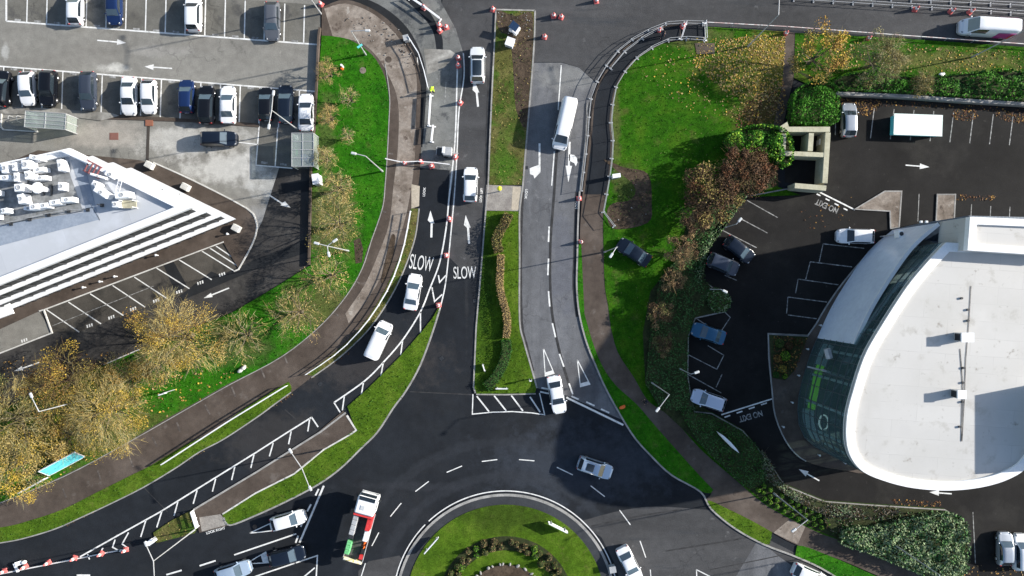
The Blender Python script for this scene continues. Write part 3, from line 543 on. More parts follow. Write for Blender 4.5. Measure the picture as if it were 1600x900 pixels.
struct('path_joints', pt, noisy('pale_joint_repairs', [(.45, (.075, .062, .054)), (.6, (.15, .13, .115))], 1.6, 8, .9))
sm_ = MB()
for q, wd in (([(877, 172), (870, 240), (866, 300), (860, 380), (860, 455), (865, 505), (877, 560), (892, 610)], 4), ([(924, 822), (1000, 806), (1066, 796)], 2.4), ([(1040, 861), (1150, 843), (1212, 831)], 2.4), ([(1110, 890), (1200, 872), (1300, 850)], 1.6),
              ([(816, 300), (813, 380), (814, 500), (822, 540), (832, 580)], 6), ([(901, 300), (898, 400), (897, 450), (902, 495)], 5), ([(640, 612), (745, 617)], 1.6), ([(757, 330), (749, 430), (741, 512), (738, 600)], 5), ([(765, 120), (762, 200), (759, 285)], 6), ([(225, 762), (262, 800)], 1.6), ([(445, 640), (478, 668)], 1.6), ([(20, 470), (90, 470)], .1), ([(30, 92), (120, 60), (300, 30)], .1), ([(320, 100), (420, 118), (495, 100)], .1)):
    if wd > .5: ln(sm(q, 3), wd, .0125, sm_)
struct('road_seams', sm_, noisy('dark_bitumen_seam', [(.35, (.02, .02, .021)), (.7, (.05, .05, .052))], 1.3, 6, .8))
gl_ = MB()
for x, y, a in ((822, 262, -4), (905, 250, 4), (898, 430, 2), (742, 470, -2), (690, 560, 40), (500, 600, 45), (940, 590, 30), (640, 880, 60), (1045, 735, 40), (415, 800, 60)):
    c = P(x, y); gl_.box((c[0], c[1], .014), (.5, .4, .02), R(a)); [gl_.box((c[0]-.16+k*.08, c[1], .026), (.03, .34, .008), R(a)) for k in range(5)]
struct('road_gullies', gl_, M['dark_metal'])
# covers in the ground
def cover(X, Y, r, mat, z, label, square=False):
    b = MB()
    if square: b.rbox((0, 0, 0), (r*2/S, r*1.6/S, .02), .02); b.box((0, 0, .012), (r*1.5/S, r*1.1/S, .012))
    else: b.lathe((0, 0, 0), [(r/S, 0), (r/S, .012), (r/S*.85, .012), (r/S*.85, .018)], 20)
    tag(b.build('manhole_cover', mat, loc=P(X, Y, z)), label, 'manhole cover')
cover(567, 110, 5, M['path_mud'], .13, 'round tan manhole cover in the upper left lawn'); cover(607, 93, 5, M['path'], .11, 'round grey manhole cover in the muddy footpath')
cover(178, 213, 7, plain('terracotta_lid', (.2, .09, .07), .8), .016, 'reddish square cover in the pale concrete yard', True); cover(233, 192, 6, plain('rust_lid', (.25, .1, .06), .8), .09, 'rusty square lid at the head of the drain channel', True)
cover(398, 823, 3.5, M['path'], .004, 'small round cover in the dark road by the grass wedge corner'); cover(1150, 770, 5, M['path'], .104, 'dark round manhole cover in the right hand footpath')
cover(1402, 88, 6, M['path'], .13, 'round grey cover in the grass near the bare tree by the top road', False)
b = MB(); b.ribbon(wp([(232, 196), (230, 254)]), .38, None, .018); struct('drain_channel', b, plain('drain_brown', (.05, .042, .035), .8))
for k, (x, y) in enumerate(((226, 889), (1168, 68))):
    pass
# ================================================================ BUILDINGS
def roofm(name, base, joint, bw, bh, rot, stains):
    m, n, l, b = _new(name)
    tc = n.new('ShaderNodeTexCoord'); mp = n.new('ShaderNodeMapping'); mp.inputs['Rotation'].default_value = (0, 0, rot); l.new(tc.outputs['Object'], mp.inputs[0])
    br = n.new('ShaderNodeTexBrick'); br.inputs['Color1'].default_value = (*base, 1); br.inputs['Color2'].default_value = (*[c*.93 for c in base], 1); br.inputs['Mortar'].default_value = (*joint, 1)
    br.inputs['Scale'].default_value = 1; br.inputs['Mortar Size'].default_value = .02; br.inputs['Mortar Smooth'].default_value = .5; br.inputs['Brick Width'].default_value = bw; br.inputs['Row Height'].default_value = bh
    dn = n.new('ShaderNodeTexNoise'); dn.inputs['Scale'].default_value = .8; va = n.new('ShaderNodeVectorMath'); va.operation = 'MULTIPLY_ADD'; va.inputs[1].default_value = (.12, .12, 0)
    l.new(mp.outputs[0], dn.inputs[0]); l.new(dn.outputs[1], va.inputs[0]); l.new(mp.outputs[0], va.inputs[2]); l.new(va.outputs[0], br.inputs[0])
    out = br.outputs[0]
    gz = n.new('ShaderNodeTexNoise'); gz.inputs['Scale'].default_value = .5; gz.inputs['Detail'].default_value = 4; l.new(tc.outputs['Object'], gz.inputs[0])
    gm = n.new('ShaderNodeMapRange'); gm.inputs[1].default_value = .4; gm.inputs[2].default_value = .6; l.new(gz.outputs[0], gm.inputs[0])
    gx = n.new('ShaderNodeMix'); gx.data_type = 'RGBA'; gx.inputs[7].default_value = (*base, 1); l.new(out, gx.inputs[6]); gr_ = n.new('ShaderNodeMath'); gr_.operation = 'MULTIPLY'; gr_.inputs[1].default_value = .85; l.new(gm.outputs[0], gr_.inputs[0]); l.new(gr_.outputs[0], gx.inputs[0]); out = gx.outputs[2]
    for sc, th, wd, colr, amt in stains:
        z = n.new('ShaderNodeTexNoise'); z.inputs['Scale'].default_value = sc; z.inputs['Detail'].default_value = 8; z.inputs['Roughness'].default_value = .65; l.new(tc.outputs['Object'], z.inputs[0])
        r = n.new('ShaderNodeMapRange'); r.inputs[1].default_value = th; r.inputs[2].default_value = th+wd; r.inputs[4].default_value = amt; l.new(z.outputs[0], r.inputs[0])
        x = n.new('ShaderNodeMix'); x.data_type = 'RGBA'; l.new(out, x.inputs[6]); x.inputs[7].default_value = (*colr, 1); l.new(r.outputs[0], x.inputs[0]); out = x.outputs[2]
    l.new(out, b.inputs['Base Color']); b.inputs['Roughness'].default_value = .7
    return m
M['roof_w'] = roofm('white_roof_membrane', (.5, .49, .47), (.36, .35, .335), 5.2, 1.86, R(4), [(.25, .42, .3, (.42, .41, .385), .9), (.5, .58, .1, (.36, .345, .315), .7), (.85, .62, .08, (.22, .2, .17), .75), (2.2, .66, .08, (.2, .18, .15), .7), (6, .68, .06, (.3, .28, .25), .6)])
M['roof_b'] = roofm('pale_blue_roof_membrane', (.44, .46, .49), (.34, .36, .39), 7, 6, R(-20), [(.3, .5, .3, (.56, .59, .65), .6), (1.5, .66, .08, (.4, .42, .46), .5)])
M['parapet'] = noisy('white_parapet', [(.3, (.74, .74, .74)), (.7, (.84, .84, .84))], .6, 6, .6, [(5, .06)], blot=[(1.4, .68, .06, (.45, .44, .42), .5)])
M['facade_dark'] = noisy('dark_glazed_wall', [(.3, (.008, .01, .011)), (.7, (.016, .019, .02))], .9, 5, .55, [(3, .3)], spec=.25)
M['cladding'] = noisy('pale_steel_cladding', [(.3, (.58, .64, .76)), (.7, (.68, .74, .84))], .25, 5, .3, [(2, .05)], blot=[(.5, .55, .1, (.54, .6, .72), .6, (.25, 1.5, 1))], spec=.5)
def seamm():
    m, n, l, b = _new('standing_seam_steel')
    tc = n.new('ShaderNodeTexCoord'); wv = n.new('ShaderNodeTexWave'); wv.bands_direction = 'X'; wv.inputs['Scale'].default_value = .75; wv.inputs['Distortion'].default_value = .1
    l.new(tc.outputs['Object'], wv.inputs[0]); cr = n.new('ShaderNodeValToRGB'); cr.color_ramp.elements[0].color = (.085, .115, .155, 1); cr.color_ramp.elements[1].color = (.12, .155, .205, 1)
    cr.color_ramp.elements[0].position = .3; l.new(wv.outputs[0], cr.inputs[0]); l.new(cr.outputs[0], b.inputs['Base Color']); b.inputs['Roughness'].default_value = .5
    return m
M['seam'] = seamm()
def added_glow(name, c, e):  # emission added so counter and ring stand out behind the dark glass
    m = plain(name, c, .4); b_ = m.node_tree.nodes['Principled BSDF']; b_.inputs['Emission Color'].default_value = (*c, 1); b_.inputs['Emission Strength'].default_value = e; return m
def glassm(name, tint, clear, rough=.03, film=None):
    m, n, l, b = _new(name); n.remove(b)
    tr = n.new('ShaderNodeBsdfTransparent'); tr.inputs[0].default_value = (*tint, 1); gl = n.new('ShaderNodeBsdfGlossy'); gl.inputs['Roughness'].default_value = rough; gl.inputs[0].default_value = (.75, .9, .95, 1); gl = gl
    mx = n.new('ShaderNodeMixShader'); fr = n.new('ShaderNodeFresnel'); fr.inputs[0].default_value = 1.5; ad = n.new('ShaderNodeMath'); ad.operation = 'ADD'; ad.inputs[1].default_value = clear; ad.use_clamp = True
    mx.inputs[0].default_value = clear; l.new(tr.outputs[0], mx.inputs[1]); l.new(gl.outputs[0], mx.inputs[2]); out = mx.outputs[0]
    if film:
        df = n.new('ShaderNodeBsdfDiffuse'); df.inputs[0].default_value = (*film[0], 1); m3 = n.new('ShaderNodeMixShader'); m3.inputs[0].default_value = film[1]; l.new(out, m3.inputs[1]); l.new(df.outputs[0], m3.inputs[2]); out = m3.outputs[0]
    l.new(out, n['Material Output'].inputs[0])
    return m
M['glass_wall'] = glassm('green_tinted_curtain_glass', (.8, .9, .9), .14, film=((.14, .22, .23), .16))
M['glass_roof'] = glassm('dirty_clear_glass', (.75, .8, .78), .15, .2, film=((.5, .54, .5), .3))
# ---- office on the left, wedge plan
def tp(X, Y, z): k = 1-z/H; return (800+(X-800)*k, 450+(Y-450)*k)   # picture point at height z -> the plan point below it
planL = [tp(-420, 354, 14.4), tp(107, 240, 14.4), (366, 345), (67, 465), (-333, 626)]
fp = planL[:]
bl = thing('office_building', 'white office building with a pointed end, stacked white fins and pale blue roof', 'building', (0, 0, 0))
W = wp(planL)
b = MB(); b.prism(W, .0, 13.9); b.build('wall', M['facade_dark'], bl)
b = MB(); b.prism(W, None, 13.92); b.build('roof', M['roof_b'], bl)
for i, (z, off, wd) in enumerate(((14.35, .2, .72), (10.45, .28, .48), (6.6, .28, .48), (2.9, .28, .52))):
    b = MB(); b.ribbon(W, wd, z-(.5 if i == 0 else .2), z, off=off)
    b.build('sunshade_fin', M['white'], bl)
b = MB()
for a, c in ((W[1], W[2]), (W[2], W[3]), (W[3], W[4])):
    n = int(math.hypot(c[0]-a[0], c[1]-a[1])/1.6); nx, ny = (c[1]-a[1]), -(c[0]-a[0]); q = math.hypot(nx, ny); nx, ny = -nx/q, -ny/q
    for i in range(n):
        t = (i+.5)/n; b.box((a[0]+(c[0]-a[0])*t+nx*.06, a[1]+(c[1]-a[1])*t+ny*.06, 6.9), (.12, .16, 13.6), math.atan2(ny, nx))
    for i in range(0, n, 4):
        t = (i+.5)/n
        for z in (10.3, 6.45, 2.75): b.box((a[0]+(c[0]-a[0])*t+nx*.3, a[1]+(c[1]-a[1])*t+ny*.3, z-.2), (.55, .1, .12), math.atan2(ny, nx))
o = b.build('mullions', M['dark_metal'], bl)
b = MB(); b.ribbon(wp([tp(3, 258, 14.4), tp(100, 237, 14.4), tp(143, 256, 14.4)]), .12, 13.93, 14.9); b.build('roof_screen', M['white'], bl)
RZ = 13.925
def rp_(pts, z=RZ): return [P(x, y, z) for x, y in pts]
b = MB(); b.prism(rp_([(110, 250), (130, 247), (140, 285), (156, 345), (156, 343), (-60, 400), (-60, 365), (0, 350), (136, 331), (124, 290)]), None, 13.94); b.build('roof_band', noisy('blue_grey_roof_band', [(.3, (.2, .24, .3)), (.7, (.28, .32, .38))], .5, 6, .8, [(4, .1)]), bl)  # L-shaped band, darker and bluer than the roof around it
b = MB(); b.prism(rp_([(-60, 300), (3, 262), (100, 242), (112, 280), (130, 330), (60, 342), (0, 352), (-60, 370)]), None, 13.95); b.build('plant_deck', noisy('grey_plant_deck', [(.3, (.11, .115, .115)), (.7, (.28, .29, .3))], .9, 6, .8, [(3, .2)]), bl)
b = MB(); b.prism(wp([(-40, 493), (44, 468), (53, 488), (-40, 522)]), 3.3, 3.55, bottom=True); b.build('entrance_canopy', M['white'], bl)
# roof plant: every unit a thing
gm = [M['white'], M['dark_metal'], M['steel']]
def hvac(X, Y, wx, wy, h, ang, label, kind='box'):
    t = thing('air_handling_unit', label, 'air conditioner', P(X, Y, 13.96), R(ang), 'plant units on the office roof')
    a, c = wx/S*.83, wy/S*.83
    b = MB()
    if kind == 'dish': b.lathe((0, 0, 0), [(a*.2, 0), (a*.25, h*.6), (a*.5, h), (a*.45, h+.1)], 18)
    else:
        b.rbox((0, 0, h/2+.12), (a, c, h), .06)
    b.build('casing', M['white'], t)
    if kind == 'box':
        nf = max(1, int(max(a, c)/.9))
        for k in range(nf):
            u = (k+.5)/nf-.5; r = min(a, c)*.3; b = MB()
            b.lathe((u*a if a > c else 0, u*c if c >= a else 0, h+.12), [(r, 0), (r, .05), (r*.8, .05), (r*.7, .02)], 12); b.build('fan_grille', M['steel'], t)
    for s_ in (-1, 1): b = MB(); b.box((s_*a*.35, 0, .06), (.12, c*.9, .12)); b.build('foot', M['dark_metal'], t)
UN = [(21, 266, 10, 15, 1.2, 5, 'box', 'upright white roof unit nearest the upper screen of the left roof'), (20, 280, 18, 8, 1.0, 2, 'box', 'long white roof unit just below the uppermost upright one'), (37, 264, 7, 13, 1.3, 4, 'box', 'narrow white roof unit left of the dark gap'), (55, 261, 12, 14, 1.4, 4, 'box', 'squarish white roof unit right of the dark gap near the screen'), (66, 249, 19, 7, 1.0, -8, 'box', 'thin white roof unit lying along the upper screen'), (72, 268, 17, 7, 1.1, 8, 'box', 'flat white roof unit below the thin one at the screen'),
      (58, 277, 9, 13, 1.4, 8, 'box', 'upright white roof unit in the middle of the plant deck'), (73, 280, 18, 7, .9, 4, 'box', 'low white roof unit above the round dish'), (40, 280, 8, 14, 1.3, 2, 'box', 'white roof unit left of the middle upright one'), (44, 296, 14, 12, 1.3, 4, 'box', 'square white roof unit left of the round dish'), (75, 297, 18, 20, 1.6, 0, 'dish', 'large round white dish on the left roof deck'), (46, 313, 10, 15, 1.2, 12, 'box', 'tilted white roof unit below the square one'),
      (65, 325, 14, 9, 1.1, 6, 'box', 'leftmost white roof unit of the row along the deck edge'), (79, 323, 14, 8, 1.0, 6, 'box', 'second white roof unit of the row along the deck edge'), (96, 318, 17, 8, 1.0, 8, 'box', 'third white roof unit of the row along the deck edge'), (115, 314, 19, 8, 1.0, 4, 'box', 'rightmost white roof unit of the row along the deck edge'), (105, 261, 8, 18, 1.1, 10, 'box', 'upright white roof unit beside the blue grey band'), (104, 293, 10, 13, .8, 0, 'box', 'small grey topped unit right of the round dish'),
      (3, 303, 12, 8, 1.0, 0, 'box', 'white roof unit cut by the picture edge, upper one'), (18, 331, 10, 8, 1.0, 10, 'box', 'small white roof unit low on the plant deck by the picture edge'), (3, 338, 9, 12, 1.0, 0, 'box', 'white roof unit cut by the picture edge, lower one'), (52, 327, 14, 6, .7, -4, 'box', 'low white roof unit left of the deck edge row'),
      (160, 277, 26, 4, .7, -16, 'box', 'long thin white roof unit right of the blue grey band'), (158, 290, 12, 8, .9, -30, 'box', 'small white roof unit below the long thin one'), (168, 303, 24, 9, 1.1, -32, 'box', 'large slanting white roof unit on the open pale roof'), (177, 274, 17, 9, .5, -28, 'box', 'flat pale roof hatch by the finned edge'), (201, 307, 22, 10, 1.2, 6, 'box', 'white roof unit on the small framed stand'), (188, 321, 10, 9, .9, 4, 'box', 'small white box left of the framed stand')]
for X, Y, wx, wy, h, a, k, lab in UN: hvac(X, Y, wx, wy, h, a, lab, k)
t = thing('plant_stand', 'beige framed stand with open grating at the narrow end of the pale roof', 'stand', P(205, 320, 13.93))
b = MB(); b.box((0, 0, .35), (1.5, .8, .1)); b.build('grating', noisy('beige_grating', [(.3, (.3, .28, .2)), (.7, (.42, .4, .3))], 3), t)
for x in (-.7, .7):
    for y in (-.35, .35): b = MB(); b.box((x, y, .55), (.06, .06, 1.1)); b.build('leg', M['white'], t)
M['pipe_red'] = plain('dull_red_pipe', (.22, .07, .07), .6)
t = thing('roof_pipe_frame', 'red frame and pipes beside the blue grey band on the pale roof', 'pipes', P(148, 265, 13.93), R(-28))
for k in range(4): b = MB(); b.tube((-.7+k*.45, -.6, .3), (-.6+k*.45, .6, .5), .07); b.build('pipe', M['pipe_red'], t)
b = MB(); b.box((0, .6, .25), (1.8, .08, .5)); b.box((0, -.6, .15), (1.8, .08, .3)); b.build('frame', M['pipe_red'], t)
t = thing('roof_ladder', 'white ladder leaning towards the finned edge of the pale roof', 'ladder', P(189, 294, 13.93), R(62))
b = MB(); b.tube((-1.1, -.2, .05), (1.1, -.2, .9), .04); b.tube((-1.1, .2, .05), (1.1, .2, .9), .04)
for k in range(8): b.tube((-1+k*.28, -.2, .09+k*.108), (-1+k*.28, .2, .09+k*.108), .025)
b.build('rails', M['white'], t)
b = MB(); t = thing('roof_guardrail', 'low dark railing along the lower edge of the plant deck', 'railing', P(-30, 358, 13.94))
c0 = P(-30, 358, 13.94)
for a in ((-10, 355), (18, 350), (47, 343), (77, 336), (108, 330), (138, 328), (160, 321)):
    q = P(*a, 13.94); b = MB(); b.tube((q[0]-c0[0], q[1]-c0[1], 0), (q[0]-c0[0], q[1]-c0[1], .9), .05); b.box((q[0]-c0[0], q[1]-c0[1], .06), (.35, .35, .12)); b.build('post', M['dark_metal'], t)
b = MB(); b.path([(P(*a, 13.94)[0]-c0[0], P(*a, 13.94)[1]-c0[1], .88) for a in ((-10, 355), (18, 350), (47, 343), (77, 336), (108, 330), (138, 328))], .025); b.build('rail', M['steel'], t)

# ---- showroom on the right
HB = 12.4
RL = sm([(1477, 379), (1446, 412), (1415, 450), (1375, 512), (1350, 557), (1332, 612), (1323, 650), (1322, 688), (1330, 716), (1350, 738), (1387, 753), (1425, 762), (1470, 766), (1512, 764), (1550, 757), (1582, 745), (1605, 728), (1630, 690), (1648, 640), (1655, 560)], 4)
roofR = RL+[(1655, 379), (1506, 380)]
plan = [tp(x, y, HB) for x, y in roofR]; Wp = wp(plan); curve = wp([tp(x, y, HB) for x, y in RL])
br = thing('showroom_building', 'white flat roofed showroom with a curved glass front and pale steel cladding', 'building')
def arc(pts, step):
    L = [0]
    for a, c in zip(pts, pts[1:]): L.append(L[-1]+math.hypot(c[0]-a[0], c[1]-a[1]))
    n = max(1, int(L[-1]/step)); out = []; j = 0
    for i in range(n+1):
        s = L[-1]*i/n
        while j < len(L)-2 and L[j+1] < s: j += 1
        t = (s-L[j])/max(L[j+1]-L[j], 1e-9); out.append((pts[j][0]+(pts[j+1][0]-pts[j][0])*t, pts[j][1]+(pts[j+1][1]-pts[j][1])*t))
    return out
C = arc(curve, 1.75)
def inset_(d):
    s = 1 if area([p[:2] for p in Wp]) > 0 else -1
    q = MB(); q.ribbon(Wp, .01, None, 0, off=s*d, closed=True); n = len(Wp); return [(v[0], v[1]) for v in q.v[:n]]
b = MB(); b.prism(Wp, HB-.45, HB-.12, bottom=True); b.build('roof', M['roof_w'], br)
b = MB(); b.ribbon(Wp, .95, HB-.6, HB+.12, off=.475 if area([p[:2] for p in Wp]) > 0 else -.475, closed=True); b.build('parapet', M['parapet'], br)
b = MB(); b.ribbon(C, .05, .15, HB-.62); b.build('curtain_wall_glass', M['glass_wall'], br)
b = MB()
for p in C: b.tube((p[0], p[1], .12), (p[0], p[1], HB-.6), .055, n=4)
for z in (.2, 2.0, 3.6, 5.2, 6.8, 8.4, 10.0, 11.2): b.ribbon(C, .12, z-.045, z+.045)
b.build('mullions', plain('slate_mullion', (.07, .085, .09), .4), br)
i07 = inset_(.9)
for k, p in enumerate(arc(i07[12:66] if len(i07) > 66 else i07, 3.2)):
    b = MB(); b.tube((p[0], p[1], .12), (p[0], p[1], HB-.65), .17, n=8); b.build('column', M['white'], br)
# inside, seen through the glass
def inset(d): 
    s = 1 if area([p[:2] for p in Wp]) > 0 else -1
    q = MB(); q.ribbon(Wp, .01, None, 0, off=s*d, closed=True); n = len(Wp); return [(v[0], v[1]) for v in q.v[:n]]
i1 = inset(1.2); i5 = inset(5.0)
b = MB(); b.prism(i5, .12, HB-.7); b.build('inner_wall', noisy('interior_lining', [(.4, (.05, .06, .06)), (.6, (.3, .33, .33))], .5, 4, .8), br)
b = MB(); b.prism([(x, y) for x, y in i1], .115, .12); b.build('floor_slab', plain('interior_floor', (.16, .18, .18), .4), br)
b = MB(); b.ribbon(wp(sm([tp(1286, 572, 1.5), tp(1280, 592, 1.5), tp(1276, 615, 1.5), tp(1271, 640, 1.5)], 4)), .38, .2, 1.5); b.build('display_counter', added_glow('green_counter_added_glow', (.16, .55, .03), .16), br)
b = MB(); b.ribbon(wp(sm([tp(1268, 642, 2), tp(1268, 658, 2), tp(1273, 675, 2), tp(1282, 688, 2)], 4)), .6, .2, 2); b.build('display_bench', M['white'], br); b = MB(); b.ribbon(wp([tp(1300, 540, 2), tp(1292, 556, 2), tp(1287, 572, 2)]), .5, .2, 2); b.build('display_bench', M['white'], br)
b = MB(); c = P(1287, 660, 2.2); b.v = []; n = 20
for i in range(n):
    a0, a1 = 2*math.pi*i/n, 2*math.pi*(i+1)/n; b.tube((c[0]+.55*math.cos(a0), c[1]+.9*math.sin(a0), 2.2), (c[0]+.55*math.cos(a1), c[1]+.9*math.sin(a1), 2.2), .1)
b.build('display_ring', added_glow('ring_added_glow', (.6, .75, .75), .2), br)
for pa, pb_, ra, rb__ in ((P(1284, 578, 5.4), P(1345, 596, 5.4), .14, .14), (P(1262, 573, 4.5), P(1282, 578, 4.5), .1, .1), (P(1292, 545, 7), P(1296, 560, 7), .4, .4), (P(1288, 672, 4), P(1294, 690, 4), .3, .1)): b = MB(); b.tube(pa, pb_, ra, rb__); b.build('roof_truss', M['steel'], br)
# cladding over the lower front, upper part
cl = wp(sm([(1398, 362), (1360, 396), (1324, 447), (1300, 488), (1281, 530)], 5))
o1 = []
for p in cl: o1.append(p)
b = MB(); b.ribbon([(p[0]-.25, p[1]+.1) for p in cl], .3, .12, 9.1); b.build('cladding_panel', M['cladding'], br)
b = MB(); b.ribbon([(p[0]-.25, p[1]+.1) for p in cl], .42, 9.1, 9.25); b.build('cladding_cap', M['white'], br)
# lower standing seam roof, white plant block
lr = [(1402, 357), (1513, 337), (1640, 340), (1640, 395), (1478, 384), (1447, 375), (1412, 378)]
lz = [.35, 9.4, 9.4, 9.4, 8.6, 6.0, 1.2]; b = MB(); tops = [P(*q, z) for q, z in zip(lr, lz)]; n = len(tops); k = (sum(q[0] for q in tops[:2])/2, sum(q[1] for q in tops)/n, 5)
if area([q[:2] for q in tops]) < 0: tops.reverse()
tops2 = [(q[0], q[1], .11) for q in tops]; b.add(tops, [(0, i, i+1) for i in range(1, n-1)] if False else [tuple(range(n))]); b.add(tops+tops2, [(i, i+n, (i+1) % n+n, (i+1) % n) for i in range(n)]); b.build('side_wing', M['seam'], br)
pb = [(1515, 339), (1680, 346), (1680, 402), (1511, 391)]
PBW = wp([tp(x, y, 14) for x, y in pb])
b = MB(); b.prism(PBW, 9.0, 13.75); b.build('plant_block', M['roof_w'], br)
b = MB(); b.ribbon(PBW, .75, 13.4, 14.1, closed=True, off=-.37 if area([p[:2] for p in PBW]) < 0 else .37); b.build('plant_block_parapet', M['parapet'], br)
b = MB(); b.prism(wp([tp(x, y, 15) for x, y in ((1640, 607), (1760, 612), (1760, 728), (1640, 735))]), HB-.12, 14.7); b.build('plant_room', M['parapet'], br)
# roof details
zr = HB-.115
b = MB(); b.ribbon([P(x, y, HB) for x, y in ((1518, 447), (1515, 500), (1510, 560), (1508, 620), (1504, 690))], .09, None, zr+.03); b.ribbon([P(x, y, HB) for x, y in ((1501, 545), (1505, 600), (1503, 690))], .1, None, zr+.032); b.build('roof_joint', noisy('dark_roof_joint', [(.35, (.04, .04, .04)), (.6, (.2, .19, .18))], 1.2), br)
b = MB(); b.prism([P(x, y, HB) for x, y in ((1349, 571), (1358, 573), (1352, 587), (1344, 584))], None, zr+.02); b.build('rust_patch', plain('rust_plate', (.2, .11, .07), .8), br)
for X, Y in ((1513, 484), (1513, 501), (1506, 575), (1505, 598), (1504, 628), (1500, 667), (1503, 466)):
    b = MB(); q = P(X, Y, HB); b.lathe((q[0], q[1], zr), [(.13, 0), (.13, .16), (.08, .16)], 10); b.build('roof_outlet', M['dark_metal'], br)
def vent(X, Y, w, d, h, lab):
    t = thing('roof_vent', lab, 'vent', P(X, Y, HB-.1))
    b = MB(); b.rbox((0, 0, h/2), (w, d, h), .05); b.build('casing', M['steel'], t)
    b = MB(); b.box((-w/2-.04, 0, h*.55), (.08, d*.8, h*.7)); [b.box((-w/2-.09, 0, h*.3+k*.16), (.06, d*.76, .05)) for k in range(5)]; b.build('louvre', M['dark_metal'], t)
    b = MB(); b.box((w*.1, 0, h+.06), (w*1.15, d*1.1, .1)); b.build('lid', M['white'], t)
vent(1499, 526, 1.15, .9, 1.1, 'steel roof vent beside the dark joint on the white roof, upper one'); vent(1491, 614, .8, .85, 1.05, 'steel roof vent beside the dark joint on the white roof, lower one')
t = thing('wall_air_conditioner', 'pale air conditioning unit beside the steel wing of the showroom', 'air conditioner', P(1396, 367, 3))
b = MB(); b.rbox((0, 0, 1.2), (.6, .9, 1.0), .06); b.build('casing', M['white'], t)
b = MB(); b.lathe((0, 0, 1.7), [(.24, 0), (.24, .05), (.1, .05)], 12); b.build('fan_grille', M['dark_metal'], t); b = MB(); b.tube((0, 0, -2.89), (0, 0, .75), .09); b.build('post', M['steel'], t)
t = thing('floodlight', 'small white floodlight pair at the edge of the steel wing', 'lamp', P(1441, 347, 9.4))
for k in (-.3, .3): b = MB(); b.rbox((k, 0, .3), (.3, .25, .2), .05); b.tube((k, 0, 0), (k, 0, .25), .04); b.build('lamp_head', M['white'], t)
# bin store
t = thing('bin_store', 'beige walled bin enclosure of three open bays beside the clipped green bush', 'enclosure', P(1258, 245))
c0 = P(1258, 245)
wallm = noisy('beige_render', [(.3, (.36, .34, .24)), (.7, (.5, .48, .36))], .9, 6, .85, [(5, .12)], blot=[(1.5, .62, .1, (.25, .24, .17), .6)])
def wl(pts, wd, h, nm='wall'):
    b = MB(); b.ribbon([(x-c0[0], y-c0[1]) for x, y, z in [P(*tp(*p, h)) for p in pts]], wd, .0, h); b.build(nm, wallm, t)
wl([(1221, 202), (1297, 202)], .62, 2.3); wl([(1294, 207), (1289, 286)], .62, 2.31); wl([(1225, 209), (1224, 234)], .55, 2.29); wl([(1220, 239), (1288, 242)], .55, 2.28); wl([(1268, 208), (1266, 236)], .6, 2.27); wl([(1242, 290), (1291, 294)], .62, 2.26)
b = MB(); b.prism([(x-c0[0], y-c0[1]) for x, y, z in wp([(1208, 204), (1219, 197), (1222, 206), (1220, 212)])], 0, 2.2); b.build('buttress', wallm, t)
b = MB(); b.prism([(x-c0[0], y-c0[1]) for x, y, z in wp([(1228, 212), (1291, 212), (1287, 290), (1226, 285)])], None, .02); b.build('floor', M['park_dark'], t)
# car park wall
t = thing('boundary_wall', 'long low grey wall with flat coping between hedge and dark car park', 'wall', P(1297, 149)); c0 = P(1297, 149)
wpl = [(1297, 149), (1400, 153), (1500, 160), (1700, 172)]
b = MB(); b.ribbon([(x-c0[0], y-c0[1]) for x, y, z in wp(wpl)], .3, -.02, .9); b.build('wall', noisy('grey_block_wall', [(.3, (.18, .17, .16)), (.7, (.28, .27, .25))], 1, 6, .9, [(5, .15)]), t)
b = MB(); b.ribbon([(x-c0[0], y-c0[1]) for x, y, z in wp(wpl)], .42, .9, .98); b.build('coping', M['kerb'], t)
# ================================================================ VEHICLES
STY = {  # length width height belt | rear glass bottom/top, windscreen top/base (fractions from tail) | tail top, boot, bonnet start, bonnet end
 'hatch':  dict(L=4.15, W=1.78, H=1.50, belt=.95, rb=.025, rt=.15, wt=.60, wb=.76, tail=.80, boot=.97, b0=1.0, b1=.76),
 'sedan':  dict(L=4.65, W=1.82, H=1.45, belt=.93, rb=.15, rt=.29, wt=.58, wb=.74, tail=.92, boot=1.0, b0=.98, b1=.72),
 'suv':    dict(L=4.45, W=1.86, H=1.68, belt=1.06, rb=.02, rt=.11, wt=.60, wb=.745, tail=.90, boot=1.08, b0=1.1, b1=.88),
 'wagon':  dict(L=4.75, W=1.84, H=1.55, belt=.98, rb=.02, rt=.13, wt=.60, wb=.75, tail=.88, boot=1.0, b0=1.0, b1=.76),
 'mpv':    dict(L=4.6, W=1.86, H=1.75, belt=1.08, rb=.015, rt=.07, wt=.66, wb=.80, tail=.95, boot=1.1, b0=1.08, b1=.84),
 'van':    dict(L=6.0, W=2.0, H=2.45, belt=1.3, rb=None, rt=.012, wt=.775, wb=.885, tail=2.2, boot=2.4, b0=1.22, b1=.9),
 'midvan': dict(L=5.0, W=1.94, H=1.95, belt=1.15, rb=None, rt=.015, wt=.70, wb=.82, tail=1.7, boot=1.9, b0=1.1, b1=.85)}
_vm = {}
def lerp(a, b, t): return a+(b-a)*t
def interp(pts, f):
    for (a, va), (c, vc) in zip(pts, pts[1:]):
        if f <= c: return va+(vc-va)*((f-a)/(c-a) if c > a else 0)
    return pts[-1][1]
